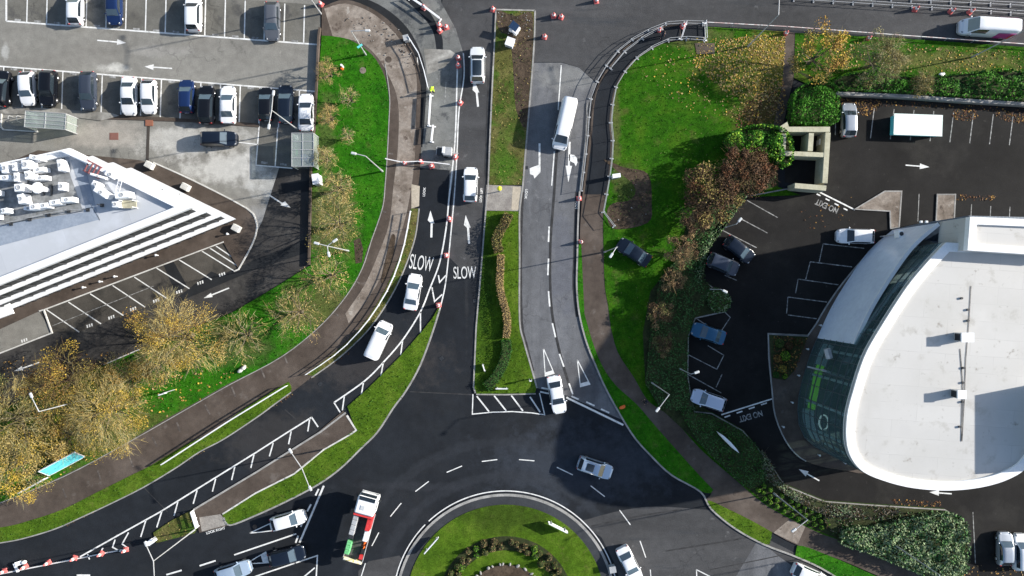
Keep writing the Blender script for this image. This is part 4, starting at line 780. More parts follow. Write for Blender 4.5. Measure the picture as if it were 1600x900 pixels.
def car_meshes(style):
    if style in _vm: return _vm[style]
    d = STY[style]; L, W, HH, rb, rt, wt, wb = d['L'], d['W'], d['H'], d['rb'], d['rt'], d['wt'], d['wb']
    van = rb is None
    rb_ = .004 if van else rb
    tops = [(0, d['tail']), (rb_*.6, d['boot']-.03), (rb_, d['boot']), (rt, HH-.07), (rt+.06, HH-.02), (lerp(rt, wt, .55), HH), (wt-.07, HH-.035), (wt, HH-.09), (wb, d['b0']), (.93, d['b1']+.06), (.985, d['b1']-.04), (1, d['b1']-.16)]
    bw = lambda f: W/2*interp([(0, .80), (.012, .88), (.04, .94), (.12, .985), (.25, 1), (.75, 1), (.86, .97), (.93, .91), (.97, .82), (.99, .70), (1, .60)] if not van else [(0, .9), (.01, .95), (.05, 1), (.78, 1), (.9, .96), (.96, .88), (.99, .76), (1, .66)], f)
    kf = sorted(set([0, .006, .02, .04, rb_, rt, wt, wb, .93, .985, 1.0]+[round(i/26, 4) for i in range(27)]))
    cab = lambda f: rt-.001 <= f <= wt+.001
    st = []
    for f in kf:
        zt = interp(tops, f); w_ = bw(f); zb = min(zt-.03, d['belt'])
        tw = w_*.93 if zt-zb < .08 else w_-.05-(zt-zb)*(.14 if van else .24)
        tz = zt-.05 if zt-zb > .1 else zt-.012
        p3 = (w_*.985, zb); pt = (tw, tz)
        p4 = (lerp(p3[0], pt[0], .12), lerp(p3[1], pt[1], .12)); p5 = (lerp(p3[0], pt[0], .9), lerp(p3[1], pt[1], .9))
        half = [(w_*.86, .2), (w_*.985, .32), (w_, min(.58, zb-.1)), p3, p4, p5, (tw*.86, zt-.012), (tw*.45, zt), (0, zt+.012)]
        x = (f-.5)*L
        st.append([(x, y, z) for y, z in half]+[(x, -y, z) for y, z in half[-2::-1]])
    n = len(st[0]); V = [p for r in st for p in r]; body, ws, rg, sg, sg2 = [], [], [], [], []
    for i in range(len(kf)-1):
        fm = (kf[i]+kf[i+1])/2
        for j in range(n-1):
            q = (i*n+j, i*n+j+1, (i+1)*n+j+1, (i+1)*n+j); jj = j if j < 8 else 15-j      # ring segment, mirrored
            if wt < fm < wb and jj in (5, 6, 7): (ws if jj != 5 else body).append(q)
            elif not van and rb < fm < rt and jj in (6, 7): rg.append(q)
            elif jj == 4 and (rt+.03 if not van else .56) < fm < wt: (sg if j < 8 else sg2).append(q)
            elif jj == 4 and wt < fm < lerp(wt, wb, .6): (sg if j < 8 else sg2).append(q)
            else: body.append(q)
    m0 = (len(kf)-1)*n
    body += [tuple(range(n)), tuple(m0+k for k in range(n-1, -1, -1))]
    def sub(name, fs):
        ids = sorted({i for f in fs for i in f}); mp = {v: k for k, v in enumerate(ids)}
        me = bpy.data.meshes.new(name); me.from_pydata([V[i] for i in ids], [], [tuple(mp[i] for i in f) for f in fs]); me.polygons.foreach_set('use_smooth', [len(f) == 4 for f in fs]); me.update(); return me
    out = dict(body=sub('body', body), windscreen=sub('windscreen', ws), side_window=sub('side_window', sg), side_window_far=sub('side_window', sg2))
    if rg: out['rear_window'] = sub('rear_window', rg)
    def small(name, fn, smooth=True): b = MB(); fn(b); out[name] = b.mesh(name, smooth)
    small('tyre', lambda b: b.tube((0, -.11, 0), (0, .11, 0), .33, .33, 18)); small('rim', lambda b: b.tube((0, -.118, 0), (0, .118, 0), .21, .21, 14))
    small('mirror', lambda b: b.ell((0, 0, 0), (.09, .13, .075), 8, 5)); small('headlight', lambda b: b.ell((0, 0, 0), (.17, .12, .07), 8, 5))
    small('taillight', lambda b: b.rbox((0, 0, 0), (.09, .2, .22 if not van else .5), .03)); small('wiper', lambda b: b.tube((0, -.5, 0), (.03, .45, .03), .018, .012, 4))
    small('rail', lambda b: b.tube((-L*.22, 0, 0), (L*.1, 0, 0), .03, .03, 6)); small('sunroof', lambda b: b.rbox((0, 0, 0), (L*.22, W*.5, .03), .08, top=.012))
    small('bumper', lambda b: b.rbox((0, 0, 0), (.1, W*.6, .22), .04)); small('number_plate', lambda b: b.box((0, 0, 0), (.03, .52, .11)))
    small('roof_panel', lambda b: b.rbox((0, 0, 0), (L*(wt-rt)*.86, W*.62, .03), .12, top=.012))
    _vm[style] = out; return out
PAINT = {k: plain('paint_'+k, c, r, me, .9 if c[0] > .3 else .3, .5 if c[0] > .3 else .25) for k, (c, r, me) in dict(white=((.74, .75, .77), .35, 0), pearl=((.66, .68, .7), .35, .1), silver=((.42, .45, .49), .3, .5), grey=((.12, .13, .15), .3, .3), slate=((.045, .056, .08), .25, .2), navy=((.01, .025, .085), .25, .1), blue=((.03, .11, .2), .3, .3), black=((.006, .007, .01), .2, 0), midnight=((.008, .013, .024), .22, 0), ice=((.38, .48, .6), .3, .4), lilac=((.5, .55, .66), .3, .3)).items()}
def car(style, paint, X, Y, dx, dy, label, cat='car', L=None, extra=(), glass='glass_car', group=None, name=None, zoff=0.0):
    d = STY[style]; ms = car_meshes(style); p = P(X, Y, .8)
    k = (L/d['L']) if L else 1.0
    t = thing(name or ('van' if 'van' in style else 'car'), label, cat, (p[0], p[1], zoff), heading(dx, dy), group); t.scale = (k, 1, 1)
    pm = PAINT[paint]; LL, W = d['L'], d['W']
    def put(n, mat, loc=(0, 0, 0), rz=0.0, nm=None, par=None): return link(nm or n, ms[n], par or t, loc, rz, mat)
    bd = put('body', pm); put('windscreen', M[glass]); put('side_window', M['glass_dark']); put('side_window_far', M['glass_dark'], nm='side_window')
    if 'rear_window' in ms: put('rear_window', M[glass] if style == 'sedan' else M['glass_dark'])
    hb = interp([(0, 0), (1, 1)], 1)
    for s in (1, -1):
        for x in (-.32, .31):
            ty = put('tyre', M['rubber'], (x*LL, s*(W/2-.1), .33)); put('rim', M['alu'], (0, 0, 0), 0, None, ty)
        put('mirror', pm, ((d['wb']-.5)*LL-.25, s*(W/2+.08), d['belt']+.06))
        put('headlight', M['lamp_lens'], (LL*.455, s*W*.35, d['b1']-.02), -s*.5)
        put('taillight', M['tail'], (-LL*.492, s*W*.38, min(d['boot'], 1.0)-.1))
    put('wiper', M['dark_metal'], ((d['wb']-.5)*LL-.06, 0, d['b0']+.035))
    put('number_plate', M['yellow'] if False else M['white'], (-LL/2-.005, 0, .6)); put('bumper', M['dark_metal'], (LL/2-.05, 0, .42))
    if 'sunroof' in extra: put('sunroof', M['glass_dark'], ((lerp(d['rt'], d['wt'], .45)-.5)*LL, 0, d['H']+.012))
    if 'blackroof' in extra: put('roof_panel', M['glass_dark'], ((lerp(d['rt'], d['wt'], .5)-.5)*LL, 0, d['H']+.008))
    if 'rails' in extra:
        for s in (1, -1): put('rail', M['alu'], ((lerp(d['rt'], d['wt'], .6)-.5)*LL, s*(W/2-.26), d['H']+.02), 0, 'roof_rail')
    return t
g1 = 'cars parked in the top row of the pale car park'; g2 = 'cars parked in the second row of the pale car park'
car('hatch', 'white', 117, 12, 0, -1, 'white hatchback with red tail lamps in the top parking row', group=g1)
car('hatch', 'navy', 178, 12, 0, 1, 'navy car in the top parking row between two white ones', group=g1)
car('suv', 'white', 302, 20, 0, -1, 'white car with dark rear glass in the top parking row', group=g1, glass='glass_dark')
car('wagon', 'grey', 425, 33, 0, 1, 'slate grey car alone at the right part of the top parking row', group=g1)
car('suv', 'black', 2, 138, .1, -1, 'dark car cut off by the left picture edge beside the lamp', group=g2)
car('hatch', 'white', 42, 138, .05, 1, 'white hatchback beside the black car near the left picture edge', group=g2)
car('suv', 'black', 75, 138, -.05, 1, 'black car between the leftmost white hatchback and an empty bay', group=g2, glass='glass_dark')
car('wagon', 'slate', 137, 142, 0, 1, 'blue grey car standing between two empty bays', group=g2, extra=())
car('sedan', 'white', 201, 150, 0, 1, 'white saloon left of a white hatchback in the second row', group=g2, glass='glass_dark')
car('hatch', 'white', 232, 151, 0, 1, 'white hatchback right next to a white saloon', group=g2)
car('hatch', 'navy', 291, 150, 0, -1, 'royal blue car left of a black one in the second row', group=g2)
car('wagon', 'black', 322, 163, .02, -1, 'black car between the royal blue car and a white saloon', group=g2)
car('sedan', 'white', 356, 163, 0, -1, 'white saloon right of the black car in the second row', group=g2)
car('hatch', 'black', 415, 162, 0, -1, 'dark car with bright red tail lamp left of the lamp post', group=g2)
car('wagon', 'midnight', 446, 162, 0, -1, 'dark blue car under the twin headed lamp post', group=g2)
car('sedan', 'white', 478, 175, 0, -1, 'white saloon above the glass roofed shelter', group=g2, glass='glass_dark')
car('suv', 'midnight', 342, 217, 1, 0, 'black car stopped crosswise below the second parking row')
car('suv', 'pearl', 746, 101, 0, -1, 'white car with black roof panel at the top of the middle lane', extra=('blackroof',), glass='glass_dark')
car('hatch', 'white', 735, 288, .03, -1, 'white hatchback on the dark lane beside the crossing', glass='glass_dark', L=4.3)
car('sedan', 'white', 645, 456, .17, -1, 'white saloon over the painted word on the slip road', L=4.5)
car('midvan', 'white', 592, 531, .46, -1, 'white windowless small van on the curving slip road', 'van', L=4.75)
car('van', 'white', 882, 195, -.23, 1, 'long white van driving down the worn grey road', 'van', L=6.2)
car('sedan', 'white', 870, 617, .19, 1, 'white saloon crossing the give way line at the roundabout', glass='glass_dark', L=4.75)
car('suv', 'ice', 930, 731, 1, .33, 'silver car with black sunroof on the roundabout', extra=('sunroof', 'rails'), L=4.4, glass='glass_dark')
car('sedan', 'white', 984, 882, .5, 1, 'white saloon circling close to the roundabout kerb', L=4.6)
car('hatch', 'white', 450, 813, 1, -.28, 'white hatchback waiting at the entry beside the grass wedge', L=4.4)
car('wagon', 'midnight', 448, 869, 1, -.24, 'dark blue car waiting below the white hatchback at the entry', L=4.6)
car('wagon', 'ice', 364, 893, 1, -.3, 'pale blue car behind the dark one at the bottom entry', L=4.5)
car('hatch', 'silver', 1327, 187, 0, -1, 'silver hatchback parked on orange leaves by the grey wall', glass='glass_dark', L=4.2)
car('wagon', 'white', 1337, 369, -1, -.02, 'white estate car parked by the paved island near the showroom', glass='glass_dark', L=4.6)
car('sedan', 'midnight', 990, 394, -1, -.66, 'dark navy car standing on the lawn beside a slim post', zoff=.125, L=4.5)
car('suv', 'slate', 1130, 413, 1, .42, 'dark car in shade, the lower of two beside the shrubs', L=4.0)
car('hatch', 'midnight', 1155, 390, 1, .75, 'dark car in shade, the upper of two beside the shrubs', L=4.1)
car('sedan', 'blue', 1107, 521, -1, -.33, 'steel blue car parked against the dark shrubs', L=4.2)
car('suv', 'lilac', 1107, 625, -1, -.33, 'silver car parked above the exit lettering', L=4.3)
car('hatch', 'silver', 1571, 858, 0, -1, 'silver car beside the clipped hedge at the lower right corner', L=4.1)
car('mpv', 'white', 1596, 863, 0, -1, 'white car cut off by the picture edge at the lower right corner', L=4.5)
car('hatch', 'white', 1266, 900, 1, .45, 'white car cut off at the bottom edge beside the grass strip', L=4.5)
v = car('van', 'white', 1541, 44, -1, -.06, 'white van with magenta side panels on the top road', 'van', L=6.6)
b = MB()
for s in (1, -1): b = MB(); b.box((-1.9, s*1.008, 1.1), (2.1, .012, 1.5)); b.build('side_panel', M['magenta'], v)
b = MB(); b.box((-3.006, 0, 1.2), (.012, 1.7, 1.3)); b.build('rear_panel', M['magenta'], v)
for s in (1, -1): b = MB(); b.box((-2.65, s*1.016, 1.0), (.55, .012, 1.2)); b.build('tail_panel', M['red'], v)
# road works lorry
t = thing('works_lorry', 'road works lorry with white cab, open dark bed and red and white side lockers', 'lorry', P(569, 816, .9), heading(.27, -1))
b = MB(); b.box((-.3, 0, .75), (8.2, .9, .3)); b.build('chassis', M['dark_metal'], t)
ca = thing('cab_root', '', '') if False else None
b = MB(); b.rbox((2.95, 0, 1.75), (2.2, 2.35, 2.1), .22, top=.16); b.box((2.95, 0, .75), (2.2, 2.2, .4)); cb = b.build('cab', M['white'], t)
b = MB(); b.box((3.95, 0, 2.35), (.3, 2.0, .85), tilt=(-.3, 'Y')); b.box((3.74, 0, 2.8), (.36, 1.95, .03)); b.build('windscreen', M['glass_dark'], cb)
b = MB(); b.box((2.7, .3, 2.82), (.5, .5, .06)); b.build('roof_hatch', M['lamp_grey'], cb)
for s in (1, -1):
    b = MB(); b.box((3.05, s*1.18, 2.05), (1.1, .03, .7)); b.build('side_window', M['glass_dark'], cb)
    b = MB(); b.box((3.75, s*1.4, 1.95), (.12, .25, .45)); b.build('mirror', M['dark_metal'], cb)
    b = MB(); b.ell((4.05, s*.9, 1.0), (.08, .2, .14)); b.build('headlight', M['lamp_lens'], cb)
b = MB(); b.box((-1.3, 0, 1.0), (6.0, 2.36, .14)); b.build('bed', noisy('dark_bed', [(.3, (.05, .048, .045)), (.7, (.09, .088, .085))], 1.5, 5, .8, [(6, .2)]), t)
b = MB(); b.box((1.68, 0, 1.75), (.18, 2.36, 1.5)); b.box((1.68, 0, 2.52), (.26, 2.4, .08)); b.build('bulkhead', M['red'], t)
b = MB()
for k in range(4): b.rbox((1.15-k*.62, .86, 1.72), (.58, .62, 1.3), .05)
b.build('grey_locker', M['steel'], t)
b = MB(); b.rbox((.75, -.88, 1.75), (1.55, .6, 1.35), .04); b.build('red_locker', M['red'], t)
b = MB(); b.rbox((-.75, -.9, 1.65), (1.3, .56, 1.15), .04); b.build('white_locker', M['white'], t)
b = MB(); b.rbox((-1.45, .86, 1.5), (.42, .6, .8), .05); b.build('black_locker', M['dark_metal'], t)
for k in range(3): b = MB(); b.rbox((-2.2-k*.56, .86, 1.5), (.52, .58, .85), .04); b.build('crate', M['green'], t)
b = MB(); b.lathe((-1.85, -.9, 1.08), [(.26, 0), (.26, .08), (.12, .1), (.05, .8)], 10); b.lathe((-2.4, -.95, 1.08), [(.26, 0), (.26, .08), (.12, .1), (.05, .7)], 10); b.build('stowed_cone', M['orange'], t)
b = MB(); b.box((-2.95, -.95, 1.3), (.5, .4, .5)); b.ell((-2.6, -.75, 1.3), (.25, .2, .22)); b.build('tool_box', M['black_cloth'], t)
b = MB(); b.box((-3.6, -.9, 1.35), (.5, .4, .6)); b.build('red_box', M['red'], t)
b = MB(); b.box((-4.4, 0, 1.1), (.35, 2.3, .5)); b.box((-4.25, .5, 1.5), (.1, 1.1, .5)); b.build('tail_guard', noisy('yellow_and_cream_chevrons', [(.4, (.75, .55, .06)), (.5, (.8, .75, .6))], 2.2, 2, .5), t)
for s in (1, -1):
    b = MB(); b.box((-1.3, s*1.2, 1.2), (6.0, .05, .35)); b.build('side_rail', M['steel'], t)
    b = MB(); b.box((-4.58, s*.9, .95), (.04, .3, .14)); b.build('taillight', M['tail'], t)
    for x in (2.9, -2.3, -3.4):
        b = MB(); b.tube((x, s*.85, .48), (x, s*1.15, .48), .48, n=18); ty = b.build('tyre', M['rubber'], t); b = MB(); b.tube((x, s*.84, .48), (x, s*1.16, .48), .26, n=14); b.build('rim', M['alu'], ty)
# box container in the dark car park
t = thing('storage_container', 'low white topped container with turquoise rim in the dark car park', 'container', P(*tp(1435, 195, 1.2)), heading(1, .035))
b = MB(); b.rbox((0, 0, .6), (5.75, 2.3, 1.0), .04, top=.03); b.build('box', M['teal'], t)
b = MB(); b.box((0, 0, 1.13), (5.98, 2.62, .08)); b.build('roof', plain('mint_white_cover', (.7, .8, .76), .5), t)
b = MB(); [b.box((2.89, -1.05+k*.73, .63), (.04, .05, 1.0)) for k in range(4)]; b.build('door_bar', M['steel'], t)
for x in (-2.6, 2.6):
    b = MB(); b.box((x, 0, .08), (.3, 2.2, .16)); b.build('foot', M['dark_metal'], t)
# ================================================================ STREET FURNITURE
def lamp(base, h, arms, label, cat='street lamp', z0=.1, mid=None, r=.075):
    p = P(*base, 0); t = thing('street_lamp', label, cat, (p[0], p[1], z0))
    hh = h-z0
    b = MB(); b.tube((0, 0, 0), (0, 0, 1.2), r*1.5, r*1.4, 8); b.tube((0, 0, 1.2), (0, 0, hh), r, r*.6, 8); b.build('pole', M['steel'], t)
    for (dx, dy) in arms:
        L = math.hypot(dx, dy); ux, uy = dx/L, dy/L
        b = MB(); b.tube((0, 0, hh-.05), (dx, dy, hh+.15), .055, .045, 6); b.build('arm', M['steel'], t)
        b = MB(); b.rbox((0, 0, 0), (.62, .28, .14), .1, top=.05); b.build('lamp_head', M['lamp_grey'], t, (dx+ux*.3, dy+uy*.3, hh+.14), math.atan2(uy, ux))
    return t
def ar(dx, dy, h=10): k = (1-h/H)/S; return (dx*k, -dy*k)
lamp((572, 86), 8, [ar(22, 0, 8)], 'grey street lamp leaning over the muddy footpath with small blue signs'); 
b = MB(); b.box((0, 0, 0), (.7, .05, .5)); o = b.build('pole_sign', M['teal'], bpy.data.objects['street_lamp'], (0, -.12, 3.4), .6)
lamp((466, 203), 9.5, [ar(3, -22, 9.5), ar(-3, 22, 9.5)], 'twin headed lamp post among the parked cars in the second row', z0=0)
lamp((502, 22), 10, [ar(-3, -22), ar(3, 22)], 'tall lamp post at the top right corner of the pale car park', z0=0)
lamp((305, 827), 10, [ar(-9, -24), ar(3, 26)], 'twin armed street lamp on the small grass triangle beside the hatching')
lamp((506, 702), 9, [ar(-15, -24, 9), ar(12, 27, 9)], 'twin armed street lamp on the long grass wedge')
lamp((134, 624), 8.5, [ar(-9, -22, 8.5)], 'street lamp standing up among the straw coloured bushes')
lamp((1208, 770), 10, [ar(-19, 13)], 'street lamp among the rows of clipped round shrubs')
lamp((1390, 846), 10, [ar(2, 26)], 'street lamp rising from the big clipped hedge')
lamp((1168, 73), 10, [ar(0, -24)], 'street lamp at the leaf covered lawn reaching over the top road')
lamp((1517, 90), 10, [ar(24, -10)], 'street lamp on the verge beside the white and magenta van')
lamp((1017, 597), 10, [ar(-16, 20)], 'street lamp beside the curving path above the orange sack')
lamp((944, 394), 10, [ar(-6, 9)], 'slim lamp post beside the navy car on the lawn', r=.07)
lamp((545, 392), 10, [ar(-12, -3), ar(9, -6), ar(2, 9)], 'mast with three short arms on the left verge near the slip road', 'mast')
lamp((598, 268), 10, [ar(-14, -3), ], 'lamp post by the barrier tape across the muddy path', r=.08)
lamp((1130, 356), 5, [(0.2, .25)], 'short lamp post at the shrub edge above the two dark cars', r=.06); lamp((1107, 452), 5, [(.2, -.1)], 'short lamp post on the shrub bulge below the two dark cars', r=.06); lamp((1060, 575), 6, [(.35, .12)], 'short lamp post in the shrubs left of the shaded bays', r=.06)
lamp((8, 168), 6, [ar(40, 4, 6)], 'white lamp with long arm at the left end of the second parking row', z0=.1)
lamp((80, 148), 6, [], 'short white lamp base') if False else None
# cones
def cone(X, Y, lab, k=0):
    t = thing('traffic_cone', lab, 'traffic cone', P(X, Y, .3)[:2]+(CONEZ.get(lab, 0),), random.random()*3, 'red and white road works cones')
    if 'b' not in CC:
        b = MB(); b.rbox((0, 0, .05), (.62, .62, .1), .08, top=.03); CC['b'] = b.mesh('base')
        b = MB(); b.lathe((0, 0, .1), [(.27, 0), (.25, .12), (.21, .32), (.09, .92), (.05, .95)], 14); CC['c'] = b.mesh('body', True)
        b = MB(); b.lathe((0, 0, .1), [(.2, .4), (.215, .41), (.15, .68), (.14, .68)], 14); CC['s'] = b.mesh('sleeve', True)
    link('base', CC['b'], t, mat=M['cone']); link('cone_body', CC['c'], t, mat=M['cone']); link('sleeve', CC['s'], t, mat=M['cone_white'])
CC = {}; CONEZ = {}
CN = [(662, 11, 'traffic cone nearest the top edge on the closed curve of road'), (686, 39, 'upper traffic cone of the cluster of three on the closed road'), (687, 47, 'lower traffic cone of the cluster of three on the closed road'), (697, 42, 'outer right traffic cone of the cluster of three on the closed road'), (770, 14, 'traffic cone at the upper left corner of the muddy median'), (865, 24, 'left traffic cone of the pair on the top junction'), (877, 26, 'right traffic cone of the pair on the top junction'), (851, 57, 'single traffic cone right of the muddy median top'), (932, 1, 'traffic cone cut by the top edge on the wide junction'),
      (1030, 47, 'traffic cone inside the fenced dark path beside the pedestrian'), (1067, 40, 'traffic cone at the gate end of the fenced dark path'), (716, 90, 'uppermost traffic cone between the double lines'), (716, 102, 'second traffic cone between the double lines from the top'), (719, 160, 'traffic cone between the double lines level with the lime worker'), (711, 245, 'traffic cone on the double lines by the tape across the slip road'), (632, 255, 'traffic cone on the muddy path, leftmost on the tape'), (657, 252, 'traffic cone at the kerb, middle one on the tape'), (674, 259, 'traffic cone on the slip road side of the tape'),
      (702, 342, 'traffic cone between the double lines above the arrows'), (697, 399, 'traffic cone between the double lines beside the painted words'), (685, 477, 'traffic cone at the sharp tip of the grass wedge'), (5, 893, 'traffic cone on the hatching edge at the left picture edge'), (38, 886, 'traffic cone touching the white folded sign'), (74, 880, 'traffic cone on the hatching edge right of the folded sign'), (115, 873, 'traffic cone where the hatching edge lines meet'), (157, 866, 'traffic cone on the hatching two short of the grey nose'), (195, 860, 'traffic cone at the grey nose of the hatched triangle'),
      (1431, 14, 'leftmost traffic cone along the top road fence'), (1487, 17, 'middle traffic cone along the top road fence above the van'), (1517, 18, 'right traffic cone along the top road fence above the van'), (1357, 60, 'traffic cone at the tape beside the bare tree'), (1228, 52, 'traffic cone at the head of the narrow shaded path'), (905, 310, 'bright red traffic cone at the end of the roadside barrier'), (908, 378, 'small traffic cone at the tip of the thin verge'), (501, 6, 'traffic cone by the tall lamp in the car park corner')]
for x, y, lab in CN: cone(x, y, lab)
def fence(name, label, cat, pts, h, step, mats, rails, post=.03, panel=None, foot=False, group=None, closed=False, z0=.1, rw=.035):
    w_ = wp(pts); c0 = w_[0]; t = thing(name, label, cat, (c0[0], c0[1], z0), 0, group)
    q = arc([(p[0]-c0[0], p[1]-c0[1]) for p in w_], step)
    b = MB(); b.tube((0, 0, 0), (0, 0, h), post, n=5)
    if foot: b.box((0, 0, .05), (.16, .5, .1))
    me = b.mesh('post')
    for i, p in enumerate(q):
        a = q[max(i-1, 0)]; c = q[min(i+1, len(q)-1)]; link('post', me, t, (p[0], p[1], 0), math.atan2(c[1]-a[1], c[0]-a[0]), mats[0])
    for z in rails: b = MB(); b.ribbon(q, rw*2, z-rw, z+rw); b.build('rail', mats[1], t)
    if panel: b = MB(); b.ribbon(q, .025, panel[0], panel[1]); b.build('mesh_panel', mats[2], t)
    return t
wm = (M['white'], M['white'], M['steel'])
M['fence_grey'] = plain('grey_barrier', (.3, .3, .3), .5)
gw = (M['steel'], M['steel'], M['fence_grey'])
fence('guard_rail', 'white pedestrian guard rail along the narrow verge of the slip road', 'guard rail', sm([(643, 331), (632, 388), (612, 444), (582, 494), (550, 532), (520, 558), (481, 584)], 5), 1.0, 2, wm, (.5, .96), .035, rw=.035)
fence('guard_rail', 'white pedestrian guard rail along the lower left verge', 'guard rail', [(450, 602), (360, 657), (258, 723)], 1.0, 2, wm, (.5, .96), .035, rw=.06)
fence('crowd_barrier', 'outer metal barrier curving round the fresh dark path', 'barrier', sm([(1098, 38), (1065, 37), (1040, 39), (1012, 50), (975, 72), (950, 100), (932, 130), (922, 160), (917, 222), (908, 298)], 5), 1.1, 2.2, gw, (.25, 1.05), .03, foot=True, z0=0, rw=.022)
fence('crowd_barrier', 'inner doubled metal barrier along the outer edge of the fresh dark path', 'barrier', sm([(1034, 45), (1012, 56), (980, 78), (954, 108)], 5), 1.1, 2.2, gw, (.25, 1.05), .03, foot=True, rw=.025)
fence('crowd_barrier', 'metal barrier between the fresh dark path and the lawn', 'barrier', sm([(1100, 64), (1062, 62), (1035, 67), (1012, 80), (995, 92), (977, 112), (962, 137), (957, 162), (954, 195), (957, 225), (952, 275), (942, 332)], 5)+[(959, 354)], 1.1, 2.2, gw, (.25, 1.05), .03, foot=True, rw=.025)
fence('crowd_barrier', 'short metal barrier across the gate end of the fresh path', 'barrier', [(1070, 38), (1063, 62)], 1.1, 2, wm, (.25, 1.05), .03, foot=True, rw=.025)
fence('crowd_barrier', 'short metal barrier at the corner of the leafy lawn', 'barrier', [(1100, 37), (1101, 64)], 1.1, 2, wm, (.25, 1.05), .03, foot=True, rw=.025)
M['tape'] = noisy('red_white_tape', [(.45, (.55, .4, .38)), (.55, (.7, .68, .66))], 1.5, 2, .5)
fence('barrier_tape', 'pale red and white tape on posts along the top road edge', 'tape', [(1102, 39), (1230, 46), (1400, 59), (1500, 66), (1640, 76)], .9, 3.2, (M['steel'], M['tape'], M['tape']), (.8,), .03, rw=.04)
fence('crowd_barrier', 'metal barrier along the far side of the top road', 'barrier', [(1240, 0), (1340, 6), (1400, 10), (1500, 16), (1640, 26)], 1.1, 2.4, gw, (.3, 1.05), .03, foot=True, z0=0, rw=.025)
fence('crowd_barrier', 'second metal barrier running just beyond the first at the top edge', 'barrier', [(1330, -4), (1420, 1), (1500, 5), (1640, 12)], 1.1, 2.4, gw, (.3, 1.05), .03, foot=True, z0=0, rw=.025)
fence('crowd_barrier', 'metal barrier beside the muddy path curve by the closed road', 'barrier', sm([(640, 62), (656, 88), (666, 122), (670, 140)], 5), 1.1, 2.2, wm, (.3, 1.05), .035, z0=.1)
fence('crowd_barrier', 'white plank barrier at the slip road edge below the lime worker', 'barrier', [(674, 150), (671, 197)], 1.0, 2, wm, (.5, .95), .04, foot=True, z0=0, rw=.08)
fence('crowd_barrier', 'short white plank barrier below the longer one on the slip road', 'barrier', [(678, 198), (675, 222)], 1.0, 2, wm, (.5, .95), .04, foot=True, z0=0, rw=.08)
fence('crowd_barrier', 'white chain barrier on the closed curve of road near the cone cluster', 'barrier', [(640, -2), (650, 3), (664, 14), (680, 27), (688, 32)], 1.0, 1.6, wm, (.5, .95), .04, foot=True, z0=0, rw=.06)
fence('barrier_tape', 'white tape strung across the muddy path and slip road between cones', 'tape', [(604, 250), (632, 256), (657, 254), (674, 258), (685, 254), (704, 259)], 1.0, 1.8, (M['steel'], M['cone_white'], M['white']), (.9,), .025, z0=.05, rw=.05)
fence('guard_rail', 'short thick white rail at the edge of the small grass triangle', 'guard rail', [(304, 796), (312, 821)], 1.0, 1.0, wm, (.3, .6, .95), .05, rw=.06)
fence('hoop_barrier', 'pair of metal cycle hoops beside the trolley shelter', 'cycle stand', [(19, 183), (34, 184)], .0, 1.2, gw, (), .02) if False else None
for x in (20, 33):
    b = MB(); pts = [(0, -.35, 0), (0, -.35, .6), (0, -.2, .8), (0, .2, .8), (0, .35, .6), (0, .35, 0)]; b.path(pts, .04)
    tag(b.build('cycle_hoop', M['steel'], loc=P(x, 187, .02)), 'metal cycle hoop %s the trolley shelter' % ('left of' if x == 20 else 'right beside'), 'cycle hoop')
# shelters
def shelter(X, Y, w_, d_, h, label, ang=0):
    t = thing('glass_shelter', label, 'shelter', P(*tp(X, Y, h)), R(ang))
    for x in (-1, 1):
        for y in (-1, 0, 1): b = MB(); b.box((x*(w_/2-.05), y*(d_/2-.05), h/2), (.08, .08, h)); b.build('post', M['steel'], t)
    b = MB(); b.box((0, 0, h), (w_, d_, .03)); b.build('roof', M['glass_roof'], t)
    b = MB(); n = 4
    for k in range(n+1): b.box((0, -d_/2+.03+k*(d_-.06)/n, h+.05), (w_, .06, .06))
    for k in (-1, 0, 1): b.box((k*(w_/2-.03), 0, h+.047), (.06, d_, .05))
    b.build('roof_frame', M['steel'], t)
    for sx in (-1, 1): b = MB(); b.box((sx*(w_/2-.05), 0, h/2), (.02, d_-.2, h-.4)); b.build('side_panel', M['glass_roof'], t)
    return t
shelter(473, 234, 2.7, 4.1, 2.4, 'tall glass roofed shelter at the right edge of the pale car park')
def bin_(X, Y, mat, lab, z=0.0):
    t = thing('wheelie_bin', lab, 'bin', P(X, Y, z)); b = MB(); b.rbox((0, 0, .5), (.6, .7, .9), .06); b.build('body', mat, t); b = MB(); b.rbox((0, 0, 1.0), (.66, .78, .1), .06); b.build('lid', mat, t)
bin_(478, 248, M['blue'], 'blue bin under the glass roofed shelter'); bin_(1281, 214, M['blue'], 'blue bin in the small bay of the beige bin enclosure'); bin_(1279, 224, M['white'], 'white bin in the small bay of the beige bin enclosure')
for x, y, m_, lab in ((465, 219, 'steel', 'grey trolley in the upper left of the glass roofed shelter'), (464, 240, 'green', 'green topped trolley in the lower left of the glass roofed shelter')):
    t = thing('shopping_trolley', lab, 'trolley', P(x, y)); b = MB(); b.rbox((0, 0, .7), (.55, .9, .5), .05); b.build('basket', M[m_], t)
    for sx in (-.2, .2):
        for sy in (-.35, .35): b = MB(); b.tube((sx, sy, 0), (sx, sy, .48), .03); b.build('leg', M['steel'], t)
shelter(71, 188, 5.0, 2.0, 2.3, 'low pale trolley shelter beside the concrete strip at far left', -4)
